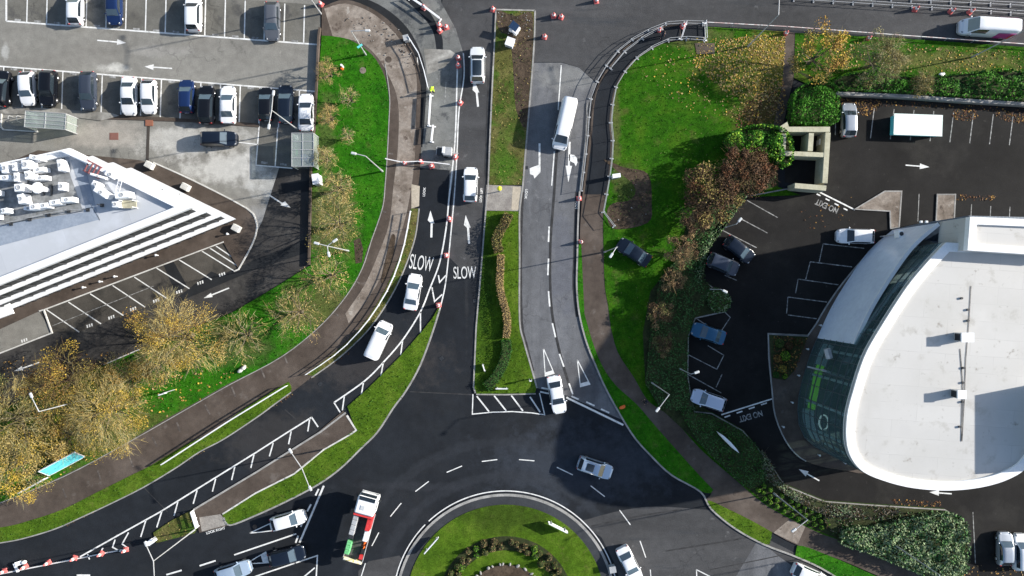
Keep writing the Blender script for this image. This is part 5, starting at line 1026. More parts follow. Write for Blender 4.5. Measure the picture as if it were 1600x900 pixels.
# cabinets, machines, boards
def cabinet(X, Y, w_, d_, h, lab, ang=0, mat='white', z=.1):
    t = thing('utility_cabinet', lab, 'cabinet', P(X, Y, z), R(ang)); b = MB(); b.rbox((0, 0, h/2), (w_, d_, h), .04); b.build('body', M[mat], t)
    b = MB(); b.box((0, 0, h+.04), (w_+.1, d_+.1, .08)); b.build('lid', M[mat], t); b = MB(); b.box((0, -d_/2-.012, h*.5), (w_*.8, .02, h*.8)); b.build('door', M['steel'], t)
cabinet(499, 283, .75, 1.2, 1.6, 'white cabinet at the left lawn edge below the glass shelter', 8, z=.125); cabinet(636, 63, .6, .6, .9, 'pale grey cabinet on the muddy footpath by the road curve', 15, 'steel'); cabinet(241, 843, .7, .5, .9, 'small white cabinet at the tip of the grass triangle', 35); cabinet(956, 886, .7, .7, .8, 'grey cabinet on the roundabout apron beside the white saloon', 10, 'steel')
cabinet(797, 69, .95, .95, .8, 'white box at the top of the muddy median', -20, z=.125); cabinet(961, 277, .9, .4, 1.2, 'small white cabinet by the lawn barrier above the mud patch', 8, z=.125); cabinet(1036, 68, .9, .3, .9, 'white box on the barrier at the top of the right lawn', 15, z=.125) if False else None
t = thing('solar_unit', 'white trailer unit with tilted dark solar panel on the muddy median', 'solar unit', P(804, 48, .125), R(-35))
b = MB(); b.rbox((0, 0, .45), (1.1, 1.0, .7), .05); b.build('body', M['white'], t); b = MB(); b.box((-.1, .05, 1.25), (1.05, .95, .05), tilt=(.3, 'Y')); b.build('solar_panel', plain('solar_blue', (.01, .025, .06), .15), t); b = MB(); b.tube((0, 0, .8), (-.1, 0, 1.25), .05); b.build('mast', M['steel'], t)
for s in (-.55, .55): b = MB(); b.tube((0, s-.06, .22), (0, s+.06, .22), .22, n=12); b.build('tyre', M['rubber'], t)
t = thing('towed_generator', 'grey towed machine standing on the closed slip road below the planks', 'generator', P(698, 239), R(-5))
b = MB(); b.rbox((.2, 0, .85), (1.1, 1.05, .9), .1); b.build('housing', M['steel'], t); b = MB(); b.box((-.75, 0, .55), (.9, .95, .35)); b.build('deck', M['dark_metal'], t); b = MB(); b.rbox((-.3, .1, 1.1), (.35, .8, .5), .05); b.build('panel', M['white'], t); b = MB(); b.tube((.7, 0, .45), (1.5, 0, .4), .06); b.path([(-1.2, -.5, .75), (-1.2, .5, .75), (.7, .55, .75)], .035); b.build('drawbar', M['steel'], t)
for s in (-.6, .6): b = MB(); b.tube((0, s-.08, .28), (0, s+.08, .28), .28, n=12); b.build('tyre', M['rubber'], t)
def board(a, c, h, lab, mat, frame='white', z=.125, post=.4, lean=0.0, name='sign_board'):
    w0, w1 = P(*a), P(*c); L = math.hypot(w1[0]-w0[0], w1[1]-w0[1]); ang = math.atan2(w1[1]-w0[1], w1[0]-w0[0])
    t = thing(name, lab, 'sign', ((w0[0]+w1[0])/2, (w0[1]+w1[1])/2, z), ang)
    b = MB(); b.box((0, 0, post+h/2), (L-.16, .05, h-.16)); b.build('panel', mat, t)
    b = MB(); b.box((0, 0, post+.04), (L, .1, .08)); b.box((0, 0, post+h-.04), (L, .12, .08)); b.box((-L/2+.04, 0, post+h/2), (.08, .1, h)); b.box((L/2-.04, 0, post+h/2), (.08, .1, h)); b.build('frame', M[frame], t)
    for s in (-1, 1): b = MB(); b.tube((s*L*.35, .09, 0), (s*L*.35, .09, post+h*.9), .05); b.build('post', M['steel'], t)
    return t
bd_ = board((80, 744), (136, 714), 1.7, 'large turquoise hoarding with white frame leaning back beside the gold bushes', M['teal'], post=.2); bd_.rotation_euler[0] = R(-38); board((40, 766), (80, 744), 1.0, 'low white hoarding left of the turquoise one', M['white'])
board((856, 812), (886, 827), .9, 'white chevron board facing traffic on the roundabout lawn', M['white'], z=.16); board((664, 861), (686, 836), .5, 'thin white board on the left of the roundabout lawn', M['white'], z=.16)
board((774, 606), (794, 606), .45, 'small white nameplate sign at the foot of the green island', M['white'], post=.3); board((826, 593), (831, 593), .5, 'tiny white sign near the right corner of the green island', M['white'], post=.8)
board((754, 568), (758, 580), .4, 'thin white marker post lying on the left of the green island', M['white'], post=.1); board((780, 418.5), (788, 420.5), .45, 'small orange sign beside the tan beech hedge', M['orange'], post=.15)
board((266, 612), (276, 609), .7, 'cream sign with a long shadow beside the gold tree', M['cone_white'], post=2.2)
t = thing('monolith_sign', 'tall white leaf shaped sign standing in the dark ivy bank', 'sign', P(1132, 687, .2), heading(30, 30.5))
b = MB(); b.prism([(1.7, 0), (1.1, .14), (0, .2), (-1.1, .14), (-1.7, 0), (-1.1, -.1), (0, -.12), (1.1, -.1)], 0, 2.0); b.build('panel', M['white'], t); b = MB(); b.box((0, 0, -.05), (3.0, .4, .12)); b.build('base', M['dark_metal'], t)
t = thing('folded_road_sign', 'white folded road sign with black gap lying beside a cone', 'sign', P(34, 882), R(15))
b = MB(); b.box((-.55, -.15, .3), (.3, 1.2, .12), tilt=(.2, 'X')); b.box((-.1, .3, .35), (.7, .5, .1), tilt=(.3, 'Y')); b.build('panel', M['white'], t); b = MB(); b.ell((.55, .25, .28), (.36, .26, .24)); b.build('sandbag', M['cone_white'], t); b = MB(); b.tube((.2, .6, .1), (.25, -.1, .1), .12); b.build('frame', M['rubber'], t)
t = thing('beacon', 'yellow globe beacon on a short post at the paved crossing', 'beacon', P(781, 299, .1)); b = MB(); b.tube((0, 0, 0), (0, 0, 2.3), .06); b.build('post', M['steel'], t); b = MB(); b.ell((0, 0, 2.5), (.3, .3, .3), 12, 8); b.build('globe', M['yellow'], t)
b = MB(); b.ell((0, 0, .18), (.42, .22, .2), 10, 6); b.ell((.2, .1, .25), (.2, .15, .15)); tag(b.build('sack', M['orange'], loc=P(972, 636, .125), rz=.3), 'orange sack lying on the narrow green verge', 'sack')
for x, y, lab in ((376, 579, 'left pale boulder by the footpath near the gold tree'), (381, 575, 'right pale boulder by the footpath near the gold tree')):
    b = MB(); b.ell((0, 0, .15), (.4, .25, .25), 8, 5); b.ell((.2, .1, .1), (.25, .2, .2), 7, 4); tag(b.build('boulder', M['kerb_white'], loc=P(x, y, .125), rz=.6), lab, 'boulder')
b = MB(); b.ell((0, 0, .1), (.35, .25, .16), 8, 5); b.ell((.3, .1, .08), (.2, .2, .12), 7, 4); tag(b.build('litter_bag', M['cone_white'], loc=P(1470, 117, .14)), 'white bag lying on the verge above the green hedge', 'bag')
t = thing('marker_post', 'white marker post with orange base on the bright left lawn', 'post', P(536, 105, .125)); b = MB(); b.tube((0, 0, 0), (0, 0, .9), .14, .14, 8); b.build('post', M['cone_white'], t); b = MB(); b.tube((-.1, -.2, 0), (-.1, -.2, .3), .2, .15, 8); b.build('base', M['orange'], t)
for i, (x, y) in enumerate(((1222, 666), (1278, 710), (1318, 722), (1236, 628), (1246, 586), (1260, 545), (1280, 508), (1300, 480))):
    b = MB(); b.tube((0, 0, 0), (0, 0, .5), .07, .07, 10); b.lathe((0, 0, .5), [(.13, 0), (.13, .08), (.05, .12)], 10); tag(b.build('bollard_light', M['lamp_grey'], loc=P(x, y, .11)), 'small white bollard light on the paving round the curved glass front', 'bollard', 'bollard lights round the showroom')
for i, (x, y) in enumerate(((358, 366), (247, 399), (183, 432), (160, 440), (134, 449))):
    b = MB(); b.tube((0, 0, 0), (0, 0, .6), .07, .07, 10); b.lathe((0, 0, .6), [(.14, 0), (.14, .08), (.05, .12)], 10); tag(b.build('bollard_light', M['white'], loc=P(x, y, .1)), 'small white bollard light on the strip below the finned office front', 'bollard', 'bollard lights by the office')
for (x, y, lab) in ((236, 259, 'pale concrete block at the upper start of the office kerb'), (292, 293, 'pale concrete block half way along the office kerb'), (371, 357, 'small pale block at the pointed end of the office')): b = MB(); b.rbox((0, 0, .35), (1.0, .8, .7), .06); tag(b.build('concrete_block', M['kerb_white'], loc=P(x, y, .1), rz=-.5), lab, 'block')

# ================================================================ PEOPLE
def skin_mesh(name, verts, edges, mat, parent, root=0, sub=1):
    bm = bmesh.new(); sk = bm.verts.layers.skin.verify(); vs = []
    for (p, r) in verts:
        v_ = bm.verts.new(p); v_[sk].radius = (r, r); vs.append(v_)
    vs[root][sk].use_root = True
    for a, c in edges: bm.edges.new((vs[a], vs[c]))
    me = bpy.data.meshes.new(name); bm.to_mesh(me); bm.free(); me.materials.append(mat)
    o = link(name, me, parent); o.modifiers.new('skin', 'SKIN'); s_ = o.modifiers.new('sub', 'SUBSURF'); s_.levels = s_.render_levels = sub
    o.modifiers['skin'].use_smooth_shade = True
    return o
def person(X, Y, ang, lab, top, legs, headm, step=.2, z=0.0, armf=.15):
    t = thing('person', lab, 'person', P(X, Y, .9)[:2]+(z,), ang)
    J = [((0, 0, .95), .13), ((.02, 0, 1.15), .13), ((.03, 0, 1.35), .15), ((.03, 0, 1.48), .07), ((.06, 0, 1.56), .06), ((.07, 0, 1.66), .1)]
    E = [(0, 1), (1, 2), (2, 3), (3, 4), (4, 5)]
    for s in (1, -1):
        o = len(J); f = s*step
        J += [((0, s*.1, .9), .1), ((f*.6+.04, s*.1, .5), .07), ((f, s*.1, .1), .045), ((f+.15, s*.11, .05), .04)]; E += [(0, o), (o, o+1), (o+1, o+2), (o+2, o+3)]
        o = len(J); g = -s*armf
        J += [((.03, s*.19, 1.42), .065), ((g*.5, s*.25, 1.14), .048), ((g+.12, s*.25, .92), .036), ((g+.16, s*.25, .85), .03)]; E += [(2, o), (o, o+1), (o+1, o+2), (o+2, o+3)]
        h0 = o+3
        for k, (fy, fl) in enumerate(((-.03, .07), (-.01, .08), (.01, .075), (.03, .06))):
            o = len(J); J += [((g+.17, s*.25+fy, .82), .009), ((g+.19, s*.25+fy, .82-fl), .008)]; E += [(h0, o), (o, o+1)]
        o = len(J); J += [((g+.2, s*.22, .83), .01), ((g+.24, s*.21, .79), .008)]; E += [(h0, o), (o, o+1)]
    skin_mesh('body', J, E, M['skin'], t)
    J2 = [((0, 0, .9), .165), ((.02, 0, 1.15), .155), ((.03, 0, 1.36), .175), ((.03, 0, 1.46), .09)]; E2 = [(0, 1), (1, 2), (2, 3)]
    for s in (1, -1):
        g = -s*armf; o = len(J2); J2 += [((.03, s*.2, 1.42), .085), ((g*.5, s*.26, 1.14), .066), ((g+.11, s*.255, .95), .052)]; E2 += [(2, o), (o, o+1), (o+1, o+2)]
    skin_mesh('jacket', J2, E2, top, t)
    J3 = [((0, 0, .94), .15)]; E3 = []
    for s in (1, -1):
        f = s*step; o = len(J3); J3 += [((0, s*.1, .88), .12), ((f*.6+.04, s*.1, .5), .09), ((f, s*.1, .12), .07)]; E3 += [(0, o), (o, o+1), (o+1, o+2)]
        b = MB(); b.ell((f+.07, s*.1, .05), (.15, .055, .055), 10, 5); b.build('shoe', M['black_cloth'], t, smooth=True)
    skin_mesh('trousers', J3, E3, legs, t)
    b = MB(); b.ell((.06, 0, 1.72), (.125, .105, .09), 12, 6); b.build('hair' if headm is M['hair'] else 'helmet', headm, t, smooth=True)
    b = MB(); b.ell((.17, 0, 1.655), (.025, .016, .025), 8, 5); b.build('nose', M['skin'], t)
    for s in (1, -1): b = MB(); b.ell((.158, s*.035, 1.685), (.012, .014, .01), 8, 5); b.build('eye', M['black_cloth'], t); b = MB(); b.ell((.07, s*.102, 1.66), (.025, .014, .035), 8, 5); b.build('ear', M['skin'], t)
    b = MB(); b.ell((.158, 0, 1.615), (.012, .025, .007), 8, 5); b.build('mouth', plain('lips', (.35, .13, .1), .5), t)
    return t
person(675, 139, R(-60), 'road worker in lime high visibility jacket beside the closed slip road', M['hivis'], M['hivis'], M['hivis'], .15)
person(1037, 54, R(200), 'pedestrian in navy clothes on the fenced dark path by a cone', M['navy'], M['navy'], M['hair'], .2, .1)
person(1009, 629, R(150), 'pedestrian in dark clothes on the curving right footpath', M['navy'], M['black_cloth'], M['hair'], .25, .1)
# ================================================================ PLANTS
CARD = None
def cards(mb, pts, sizes, mats, up=.6, aspect=.6):
    "leaf quads: pts Nx3, sizes N, mats N"
    n = len(pts); nrm = RNG.normal(size=(n, 3)); nrm[:, 2] = np.abs(nrm[:, 2])+up; nrm /= np.linalg.norm(nrm, axis=1)[:, None]
    r = RNG.normal(size=(n, 3)); a = np.cross(nrm, r); a /= np.linalg.norm(a, axis=1)[:, None]; b_ = np.cross(nrm, a)
    s = np.asarray(sizes)[:, None]; o = len(mb.v)
    q = np.stack([pts-a*s*.5, pts-b_*s*.5*aspect, pts+a*s*.5, pts+b_*s*.5*aspect], 1).reshape(-1, 3)
    mb.v += list(map(tuple, q.tolist())); mb.f += [(o+4*i, o+4*i+1, o+4*i+2, o+4*i+3) for i in range(n)]; mb.m += [int(x) for x in mats]
def twigs(mb, p0, p1, wd, mats):
    n = len(p0); d = p1-p0; r = RNG.normal(size=(n, 3)); a = np.cross(d, r); a /= np.linalg.norm(a, axis=1)[:, None]+1e-9; o = len(mb.v)
    w_ = np.asarray(wd)[:, None]
    q = np.stack([p0-a*w_/2, p0+a*w_/2, p1+a*w_*.15, p1-a*w_*.15], 1).reshape(-1, 3)
    mb.v += list(map(tuple, q.tolist())); mb.f += [(o+4*i, o+4*i+1, o+4*i+2, o+4*i+3) for i in range(n)]; mb.m += [int(x) for x in mats]
def tree(X, Y, rpx, h, label, twig, leaf, ntw=1500, nlf=1500, lsz=.16, name='tree', cat='tree', group=None, stems=7, squash=1.0, trunk=True, clumps=16, z=.125, lop=0.0):
    """broad tree or bush: trunk and limbs, thin twigs fanning outwards, leaf cards gathered in uneven clumps"""
    p = P(*tp(X, Y, h*.6)); t = thing(name, label, cat, (p[0], p[1], z), 0, group)
    r = rpx/S*(1-h*.6/H); b = MB(); ends = []
    ht = h*.22
    b.tube((0, 0, -.05), (0, 0, ht), r*.055+.05, r*.04+.04, 7)
    for i in range(stems):
        a = 2*math.pi*i/stems+RNG.random()*.6; k = r*(.35+.25*RNG.random()); m_ = (math.cos(a)*k, math.sin(a)*k*squash, h*(.45+.15*RNG.random()))
        b.tube((0, 0, ht*.9), m_, .05+r*.018, .04, 5)
        for j in range(3):
            a2 = a+(RNG.random()-.5)*1.1; k2 = r*(.65+.3*RNG.random()); e = (math.cos(a2)*k2, math.sin(a2)*k2*squash, h*(.5+.35*RNG.random())); b.tube(m_, e, .04, .012, 4); ends.append(e)
    b.build('trunk', M['bark'], t)
    c = MB(); mats = [LEAF[x] for x in twig]+[LEAF[x] for x in leaf]; nt_ = len(twig)
    # uneven outline
    ph = RNG.random(6)*6.28; am = RNG.random(6)*.11+.02
    def rad(a): return r*(1+sum(am[i]*np.sin((i+2)*a+ph[i]) for i in range(6)))
    if ntw:
        a = RNG.random(ntw)*2*np.pi; f0 = RNG.random(ntw)**.7*.75; L = (.12+.16*RNG.random(ntw))
        z0 = h*(.3+.62*np.sqrt(np.clip(1-f0**2, 0, 1))*(.75+.25*RNG.random(ntw))); R_ = rad(a); f1 = np.minimum(f0+L, 1.04)
        a1 = a+RNG.normal(size=ntw)*.13; z1 = h*(.28+.72*np.sqrt(np.clip(1-(f1*.93)**2, 0, 1))*(.8+.2*RNG.random(ntw)))
        p0 = np.stack([np.cos(a)*R_*f0, np.sin(a)*R_*f0*squash, z0], 1); p1 = np.stack([np.cos(a1)*R_*f1, np.sin(a1)*R_*f1*squash, z1], 1)
        gate = sum(np.sin((i+3)*a+ph[i]*2+f0*5) for i in range(5))/5+RNG.normal(size=ntw)*.35 > -.28
        p0, p1 = p0[gate], p1[gate]; pm_ = (p0+p1)/2+RNG.normal(size=p0.shape)*[.16, .16, .1]; g_ = RNG.integers(0, nt_, len(p0)); wd_ = .02+.035*RNG.random(len(p0))
        twigs(c, p0, pm_, wd_, g_); twigs(c, pm_, p1+RNG.normal(size=p0.shape)*.12, wd_*.8, g_); twigs(c, pm_, p1+RNG.normal(size=p0.shape)*.4, wd_*.6, g_)
    if nlf:
        cc = []
        for i in range(clumps):
            a = RNG.random()*6.28; f = math.sqrt(RNG.random())*.93; cc.append((math.cos(a)*rad(a)*f, math.sin(a)*rad(a)*f*squash, h*(.35+.6*math.sqrt(max(0, 1-f*f))*(.8+.2*RNG.random())), r*(.16+.16*RNG.random()), RNG.integers(0, len(leaf))))
        k = RNG.integers(0, clumps, nlf); cc = np.array(cc); d = RNG.normal(size=(nlf, 3)); d /= np.linalg.norm(d, axis=1)[:, None]; d *= (RNG.random(nlf)**.45)[:, None]*cc[k, 3][:, None]; d[:, 2] *= .7
        q = cc[k, :3]+d; mi = np.where(RNG.random(nlf) < .7, cc[k, 4], RNG.integers(0, len(leaf), nlf)).astype(int)+nt_
        q[:, 2] = np.maximum(q[:, 2], .1)
        cards(c, q, lsz*(.6+.8*RNG.random(nlf)), mi)
    c.build('crown', mats, t)
    return t
def mass(name, pts, h, dens, lsz, leaf, label=None, cat=None, group=None, core='soil', lump=.35, sc=.9, kind=None, twig=0, z=.13, plan=False, wob=.0):
    "clipped or loose planting over an outline: dark core and leaf cards over its lumpy top and sides"
    w_ = wp(pts if not plan else pts); c0 = w_[0]; lp = [(p[0]-c0[0], p[1]-c0[1]) for p in w_]
    A = abs(area(lp)); n = int(A*dens); q = sample(lp, n); n = len(q); d = edge_dist(lp, q[:, 0], q[:, 1])
    ph = RNG.random((7, 3))*6.28; fr = RNG.normal(size=(7, 2))*sc
    nz = sum(np.sin(q[:, 0]*fr[i, 0]*1.7+q[:, 1]*fr[i, 1]*1.7+ph[i, 0]) for i in range(7))/7*1.6
    top = h*(1-lump*.5+lump*nz*.5)*np.clip(.45+d/(h*.5+.15), 0, 1)
    zz = top*np.where(RNG.random(n) < .8, .9+.12*RNG.random(n), RNG.random(n))
    q = q+RNG.normal(size=q.shape)*wob
    k = np.clip(((nz+1)/2*len(leaf)+RNG.normal(size=n)*.8).astype(int), 0, len(leaf)-1)
    pts3 = np.stack([q[:, 0], q[:, 1], np.maximum(zz, .03)], 1)
    b = MB()
    cards(b, pts3, lsz*(.6+.8*RNG.random(n)), k)
    # sides
    m_ = int(sum(math.hypot(lp[i][0]-lp[i-1][0], lp[i][1]-lp[i-1][1]) for i in range(len(lp)))*h*dens*.35)
    if m_:
        i = RNG.integers(0, len(lp), m_*2); seg = np.array([math.hypot(lp[j][0]-lp[j-1][0], lp[j][1]-lp[j-1][1]) for j in range(len(lp))]); i = RNG.choice(len(lp), m_, p=seg/seg.sum()); tt = RNG.random(m_)[:, None]; ar_ = np.array(lp)
        e = ar_[i-1]*(1-tt)+ar_[i]*tt+RNG.normal(size=(m_, 2))*(.06+wob); cards(b, np.concatenate([e, (RNG.random(m_)*h*.75)[:, None]], 1), lsz*(.6+.8*RNG.random(m_)), RNG.integers(0, len(leaf), m_), up=.1)
    if twig:
        tq = sample(lp, int(A*twig)); m2 = len(tq); p0 = np.concatenate([tq, np.full((m2, 1), h*.3)], 1); p1 = p0+RNG.normal(size=(m2, 3))*[.35, .35, .1]+[0, 0, h*.7]; twigs(b, p0, p1, np.full(m2, .05), RNG.integers(0, len(leaf), m2))
    nl = len(leaf)
    if core:
        o = len(b.f); b.prism(lp, 0, h*.42, nl)
    mats = [LEAF[x] for x in leaf]+([LEAF[leaf[0]] if core == 'leaf' else M[core]] if core else [])
    o = b.build(name, mats, loc=(c0[0], c0[1], z))
    if label: tag(o, label, cat, group, kind)
    elif kind: o['kind'] = kind
    return o
# --- bushes and trees of the left belt
gb = 'bushes and trees of the left verge'
tree(14, 658, 74, 5.5, 'large straw coloured bush cut by the left picture edge', ('straw', 'lichen', 'olive'), ('straw', 'gold', 'olive', 'dull'), 1500, 8840, 0.14, group=gb, stems=9, clumps=34)
tree(22, 728, 56, 3.4, 'low straw coloured bush at the left edge above the turquoise hoarding', ('straw', 'lichen'), ('straw', 'gold', 'olive', 'gold'), 800, 7140, 0.14, group=gb, clumps=26)
tree(98, 598, 58, 5, 'olive and gold bush beside the white lane arrow', ('olive', 'brown'), ('olive', 'gold', 'dull', 'amber'), 900, 7140, 0.12, group=gb, clumps=26)
tree(162, 640, 74, 5, 'wide straw coloured bush right of the street lamp', ('straw', 'straw', 'lichen'), ('straw', 'gold', 'gold', 'olive'), 2000, 7820, 0.12, group=gb, stems=10, clumps=34)
tree(195, 592, 45, 4, 'dark olive bush between the wide bush and the gold tree', ('olive', 'lichen'), ('olive', 'dull', 'amber', 'gold'), 500, 4420, 0.12, group=gb)
tree(98, 682, 42, 3.2, 'gold tinted bush just above the turquoise hoarding', ('straw', 'gold'), ('gold', 'straw', 'amber', 'olive'), 500, 4760, 0.14, group=gb, clumps=22)
tree(276, 528, 71, 7, 'big tree with gold leaves and pale bare twigs', ('straw', 'lichen', 'straw'), ('gold', 'gold', 'gold', 'straw', 'amber'), 2000, 8500, 0.12, group=gb, stems=11, clumps=36)
tree(240, 575, 38, 3, 'small amber bush at the foot of the gold tree', ('olive', 'straw'), ('amber', 'gold', 'olive', 'brown'), 300, 2890, 0.14, group=gb)
tree(378, 524, 44, 5, 'bare pale tree right of the big gold tree', ('lichen', 'straw'), ('olive',), 420, 160, group=gb)
tree(462, 488, 46, 4.5, 'bare tree with reddish pale twigs on the verge bend', ('straw', 'tan', 'lichen'), ('tan', 'straw'), 520, 500, group=gb)
tree(514, 430, 40, 4.5, 'loose pale tree below the three armed mast', ('straw', 'lichen'), ('straw', 'olive'), 420, 900, group=gb)
tree(524, 348, 46, 5.5, 'bare olive twigged tree beside the car park edge', ('straw', 'olive', 'lichen'), ('olive', 'straw'), 560, 900, group=gb)
tree(526, 292, 30, 4, 'small straw coloured tree below the white cabinet', ('straw', 'lichen'), ('straw', 'olive'), 360, 700, group=gb)
tree(508, 247, 19, 3.2, 'small pale tree beside the glass roofed shelter', ('straw', 'lichen'), ('straw', 'tan'), 260, 680, 0.09, group=gb)
tree(514, 182, 20, 3.2, 'small tan leafed tree beside the white saloon', ('straw', 'tan'), ('tan', 'gold', 'straw'), 220, 1530, 0.09, group=gb)
tree(543, 212, 14, 2.6, 'thin bare sapling in the middle of the left lawn, lower one', ('straw', 'lichen'), ('straw',), 130, 68, 0.07, group=gb)
tree(545, 152, 17, 3, 'thin bare sapling in the middle of the left lawn, upper one', ('straw', 'lichen'), ('straw',), 150, 68, 0.07, group=gb)
tree(512, 112, 20, 3.2, 'small straw tree at the upper end of the left lawn', ('straw', 'tan'), ('straw', 'tan'), 260, 1020, 0.09, group=gb)
# --- trees on the right
gr = 'trees and bushes of the right bank'
tree(1282, 84, 46, 6, 'tree with orange and yellow autumn leaves by the top road', ('olive', 'straw'), ('gold', 'amber', 'olive', 'gold'), 420, 2300, .22, group=gr, clumps=26)
tree(1376, 92, 42, 5.5, 'bare greenish tree right of the orange leaved one', ('lichen', 'lichen', 'olive'), ('dull', 'olive', 'lichen'), 1500, 1600, group=gr)
mass('laurel_bush', sm([(1128, 224), (1148, 208), (1186, 203), (1214, 211), (1226, 234), (1222, 262), (1204, 256), (1180, 242), (1150, 244)], 4, True), 3.6, 95, .3, ('green', 'bright', 'bright', 'lime'), 'bright green laurel bush left of the beige bin enclosure', 'bush', gr, 'soil', .5)
tree(1158, 268, 44, 4, 'rust brown bush right of the mud patch, uppermost one', ('brown', 'brown', 'tan'), ('brown', 'rust', 'brown'), 700, 5000, .22, group=gr, clumps=26)
tree(1114, 302, 52, 4, 'rust brown bush in the middle of the brown row', ('brown', 'brown', 'tan'), ('brown', 'rust', 'brown', 'olive'), 700, 5200, .22, group=gr, clumps=26)
tree(1196, 272, 22, 3, 'small dark rust bush beside the bin enclosure', ('brown',), ('rust', 'brown', 'dark'), 200, 1700, .2, group=gr)
tree(1084, 340, 30, 3.0, 'small rust brown bush at the lower end of the brown row', ('brown', 'tan'), ('brown', 'tan', 'brown'), 300, 2200, .2, group=gr)
tree(1066, 392, 25, 3.2, 'round tan bush nearest the two dark cars', ('tan', 'brown'), ('tan', 'brown'), 300, 2000, .16, group=gr)
tree(1050, 438, 21, 2.8, 'round brown bush second from the tan one', ('brown', 'tan'), ('brown', 'tan'), 250, 1500, .16, group=gr)
tree(1032, 488, 21, 2.6, 'round dark brown bush third in the row beside the lawn', ('brown',), ('brown', 'dull', 'tan'), 250, 1500, .16, group=gr)
tree(1034, 538, 19, 2.4, 'round dull brown bush lowest in the row beside the lawn', ('brown',), ('brown', 'dull', 'tan'), 250, 1300, .16, group=gr)
mass('clipped_bush', sm([(1236, 148), (1262, 134), (1294, 142), (1298, 170), (1296, 196), (1262, 199), (1232, 195), (1230, 170)], 4, True), 3.0, 95, .26, ('green', 'bright', 'bright'), 'big bright green bush above the beige bin enclosure', 'bush', gr, 'soil', .4)
tree(1440, 132, 20, 2.5, 'small pale shrub in the strip above the hedge', ('lichen', 'olive'), ('olive', 'straw'), 600, 300, group=gr)
mass('hedge', sm([(1300, 128), (1340, 118), (1380, 122), (1440, 126), (1500, 120), (1560, 116), (1640, 122), (1900, 135), (1900, 178), (1640, 164), (1540, 158), (1420, 150), (1300, 143)], 3, True), 2.4, 52, .3, ('dark', 'green', 'bright', 'bright'), 'long loose green hedge behind the grey car park wall', 'hedge', None, 'soil', .6)
# --- island hedges
def strip(pts, wd):
    q = MB(); q.ribbon([(x, y) for x, y in pts], wd, None, 0); n = len(pts); return [(v[0], v[1]) for v in q.v[:n]]+[(v[0], v[1]) for v in q.v[n:2*n]][::-1]
M['hedge_brown'] = M['soil']
mass('hedge', strip(sm([(795, 336), (789, 350), (781, 362), (776, 378), (780, 394)], 5), 13), 1.7, 150, .15, ('dull', 'olive', 'brown'), 'olive brown upper part of the winding hedge on the green island', 'hedge', None, 'soil', .15)
mass('hedge', strip(sm([(783, 399), (782, 420), (781, 440), (784, 462), (791, 488), (793, 510), (791, 526)], 5), 9.5), 1.6, 190, .13, ('tan', 'straw', 'tan'), 'tan beech middle part of the winding hedge on the green island', 'hedge', None, 'mud', .15)
mass('hedge', strip(sm([(791, 531), (791, 552), (783, 574), (772, 592), (760, 603)], 5), 14), 1.1, 130, .14, ('dark', 'green', 'dark'), 'dark green lower end of the winding hedge on the green island', 'hedge', None, 'soil', .15)
# --- right bank ground cover, hedges and balls
mass('ground_cover', [(1016, 520), (1030, 440), (1060, 400), (1085, 350), (1140, 290), (1200, 292), (1164, 306), (1128, 358), (1103, 393), (1097, 436), (1112, 452), (1084, 496), (1073, 525), (1072, 587), (1078, 624), (1084, 640), (1060, 640), (1030, 634), (1008, 598)], 1.0, 40, .22, ('dark', 'ivy', 'dark', 'ivy'), kind='stuff', lump=.8)
mass('shrub', sm([(1103, 455), (1118, 450), (1139, 466), (1131, 486), (1110, 484)], 3, True), 1.1, 60, .2, ('ivy', 'green', 'sage'), 'small green shrub on the paved bulge between shaded bays', 'shrub', gr)
mass('ivy_bank', sm([(1162, 308), (1150, 318), (1118, 352), (1094, 390), (1084, 430), (1092, 440), (1102, 396), (1126, 360), (1160, 314)], 3, True), 1.0, 90, .17, ('sage', 'ivy', 'sage'), 'pale grey green ivy strip between brown bushes and car park', 'hedge', gr, lump=.5)
mass('ivy_bank', sm([(1062, 640), (1085, 644), (1112, 650), (1160, 676), (1185, 706), (1192, 740), (1186, 754), (1164, 758), (1130, 728), (1095, 694)], 3, True), 1.1, 60, .19, ('dark', 'green', 'ivy', 'dark'), 'dark green ivy bank around the tall white leaf shaped sign', 'hedge', gr, lump=.5)
mass('shrub_border', sm([(1188, 702), (1202, 722), (1226, 758), (1286, 783), (1350, 790), (1400, 793), (1392, 806), (1340, 808), (1290, 802), (1250, 786), (1215, 762), (1192, 740)], 3, True), .8, 60, .2, ('greytwig', 'brown', 'greytwig', 'sage'), 'grey brown dead shrub border along the curved kerb', 'shrubs', gr, lump=.8, twig=12)
mass('shrub_border', sm([(1285, 806), (1330, 808), (1420, 800), (1430, 812), (1400, 820), (1340, 824), (1306, 832)], 3, True), .9, 55, .22, ('greytwig', 'dark', 'brown'), 'dark patchy shrub border between the grey border and the big hedge', 'shrubs', gr, lump=.9, twig=10)
mass('clipped_hedge', sm([(1308, 838), (1318, 820), (1360, 818), (1410, 806), (1470, 798), (1496, 808), (1503, 830), (1502, 870), (1494, 892), (1462, 902), (1410, 882), (1350, 858), (1312, 846)], 3, True), 2.0, 70, .3, ('ivy', 'sage', 'sage', 'ivy'), 'big clipped grey green hedge block at the lower right', 'hedge', gr, lump=.45)
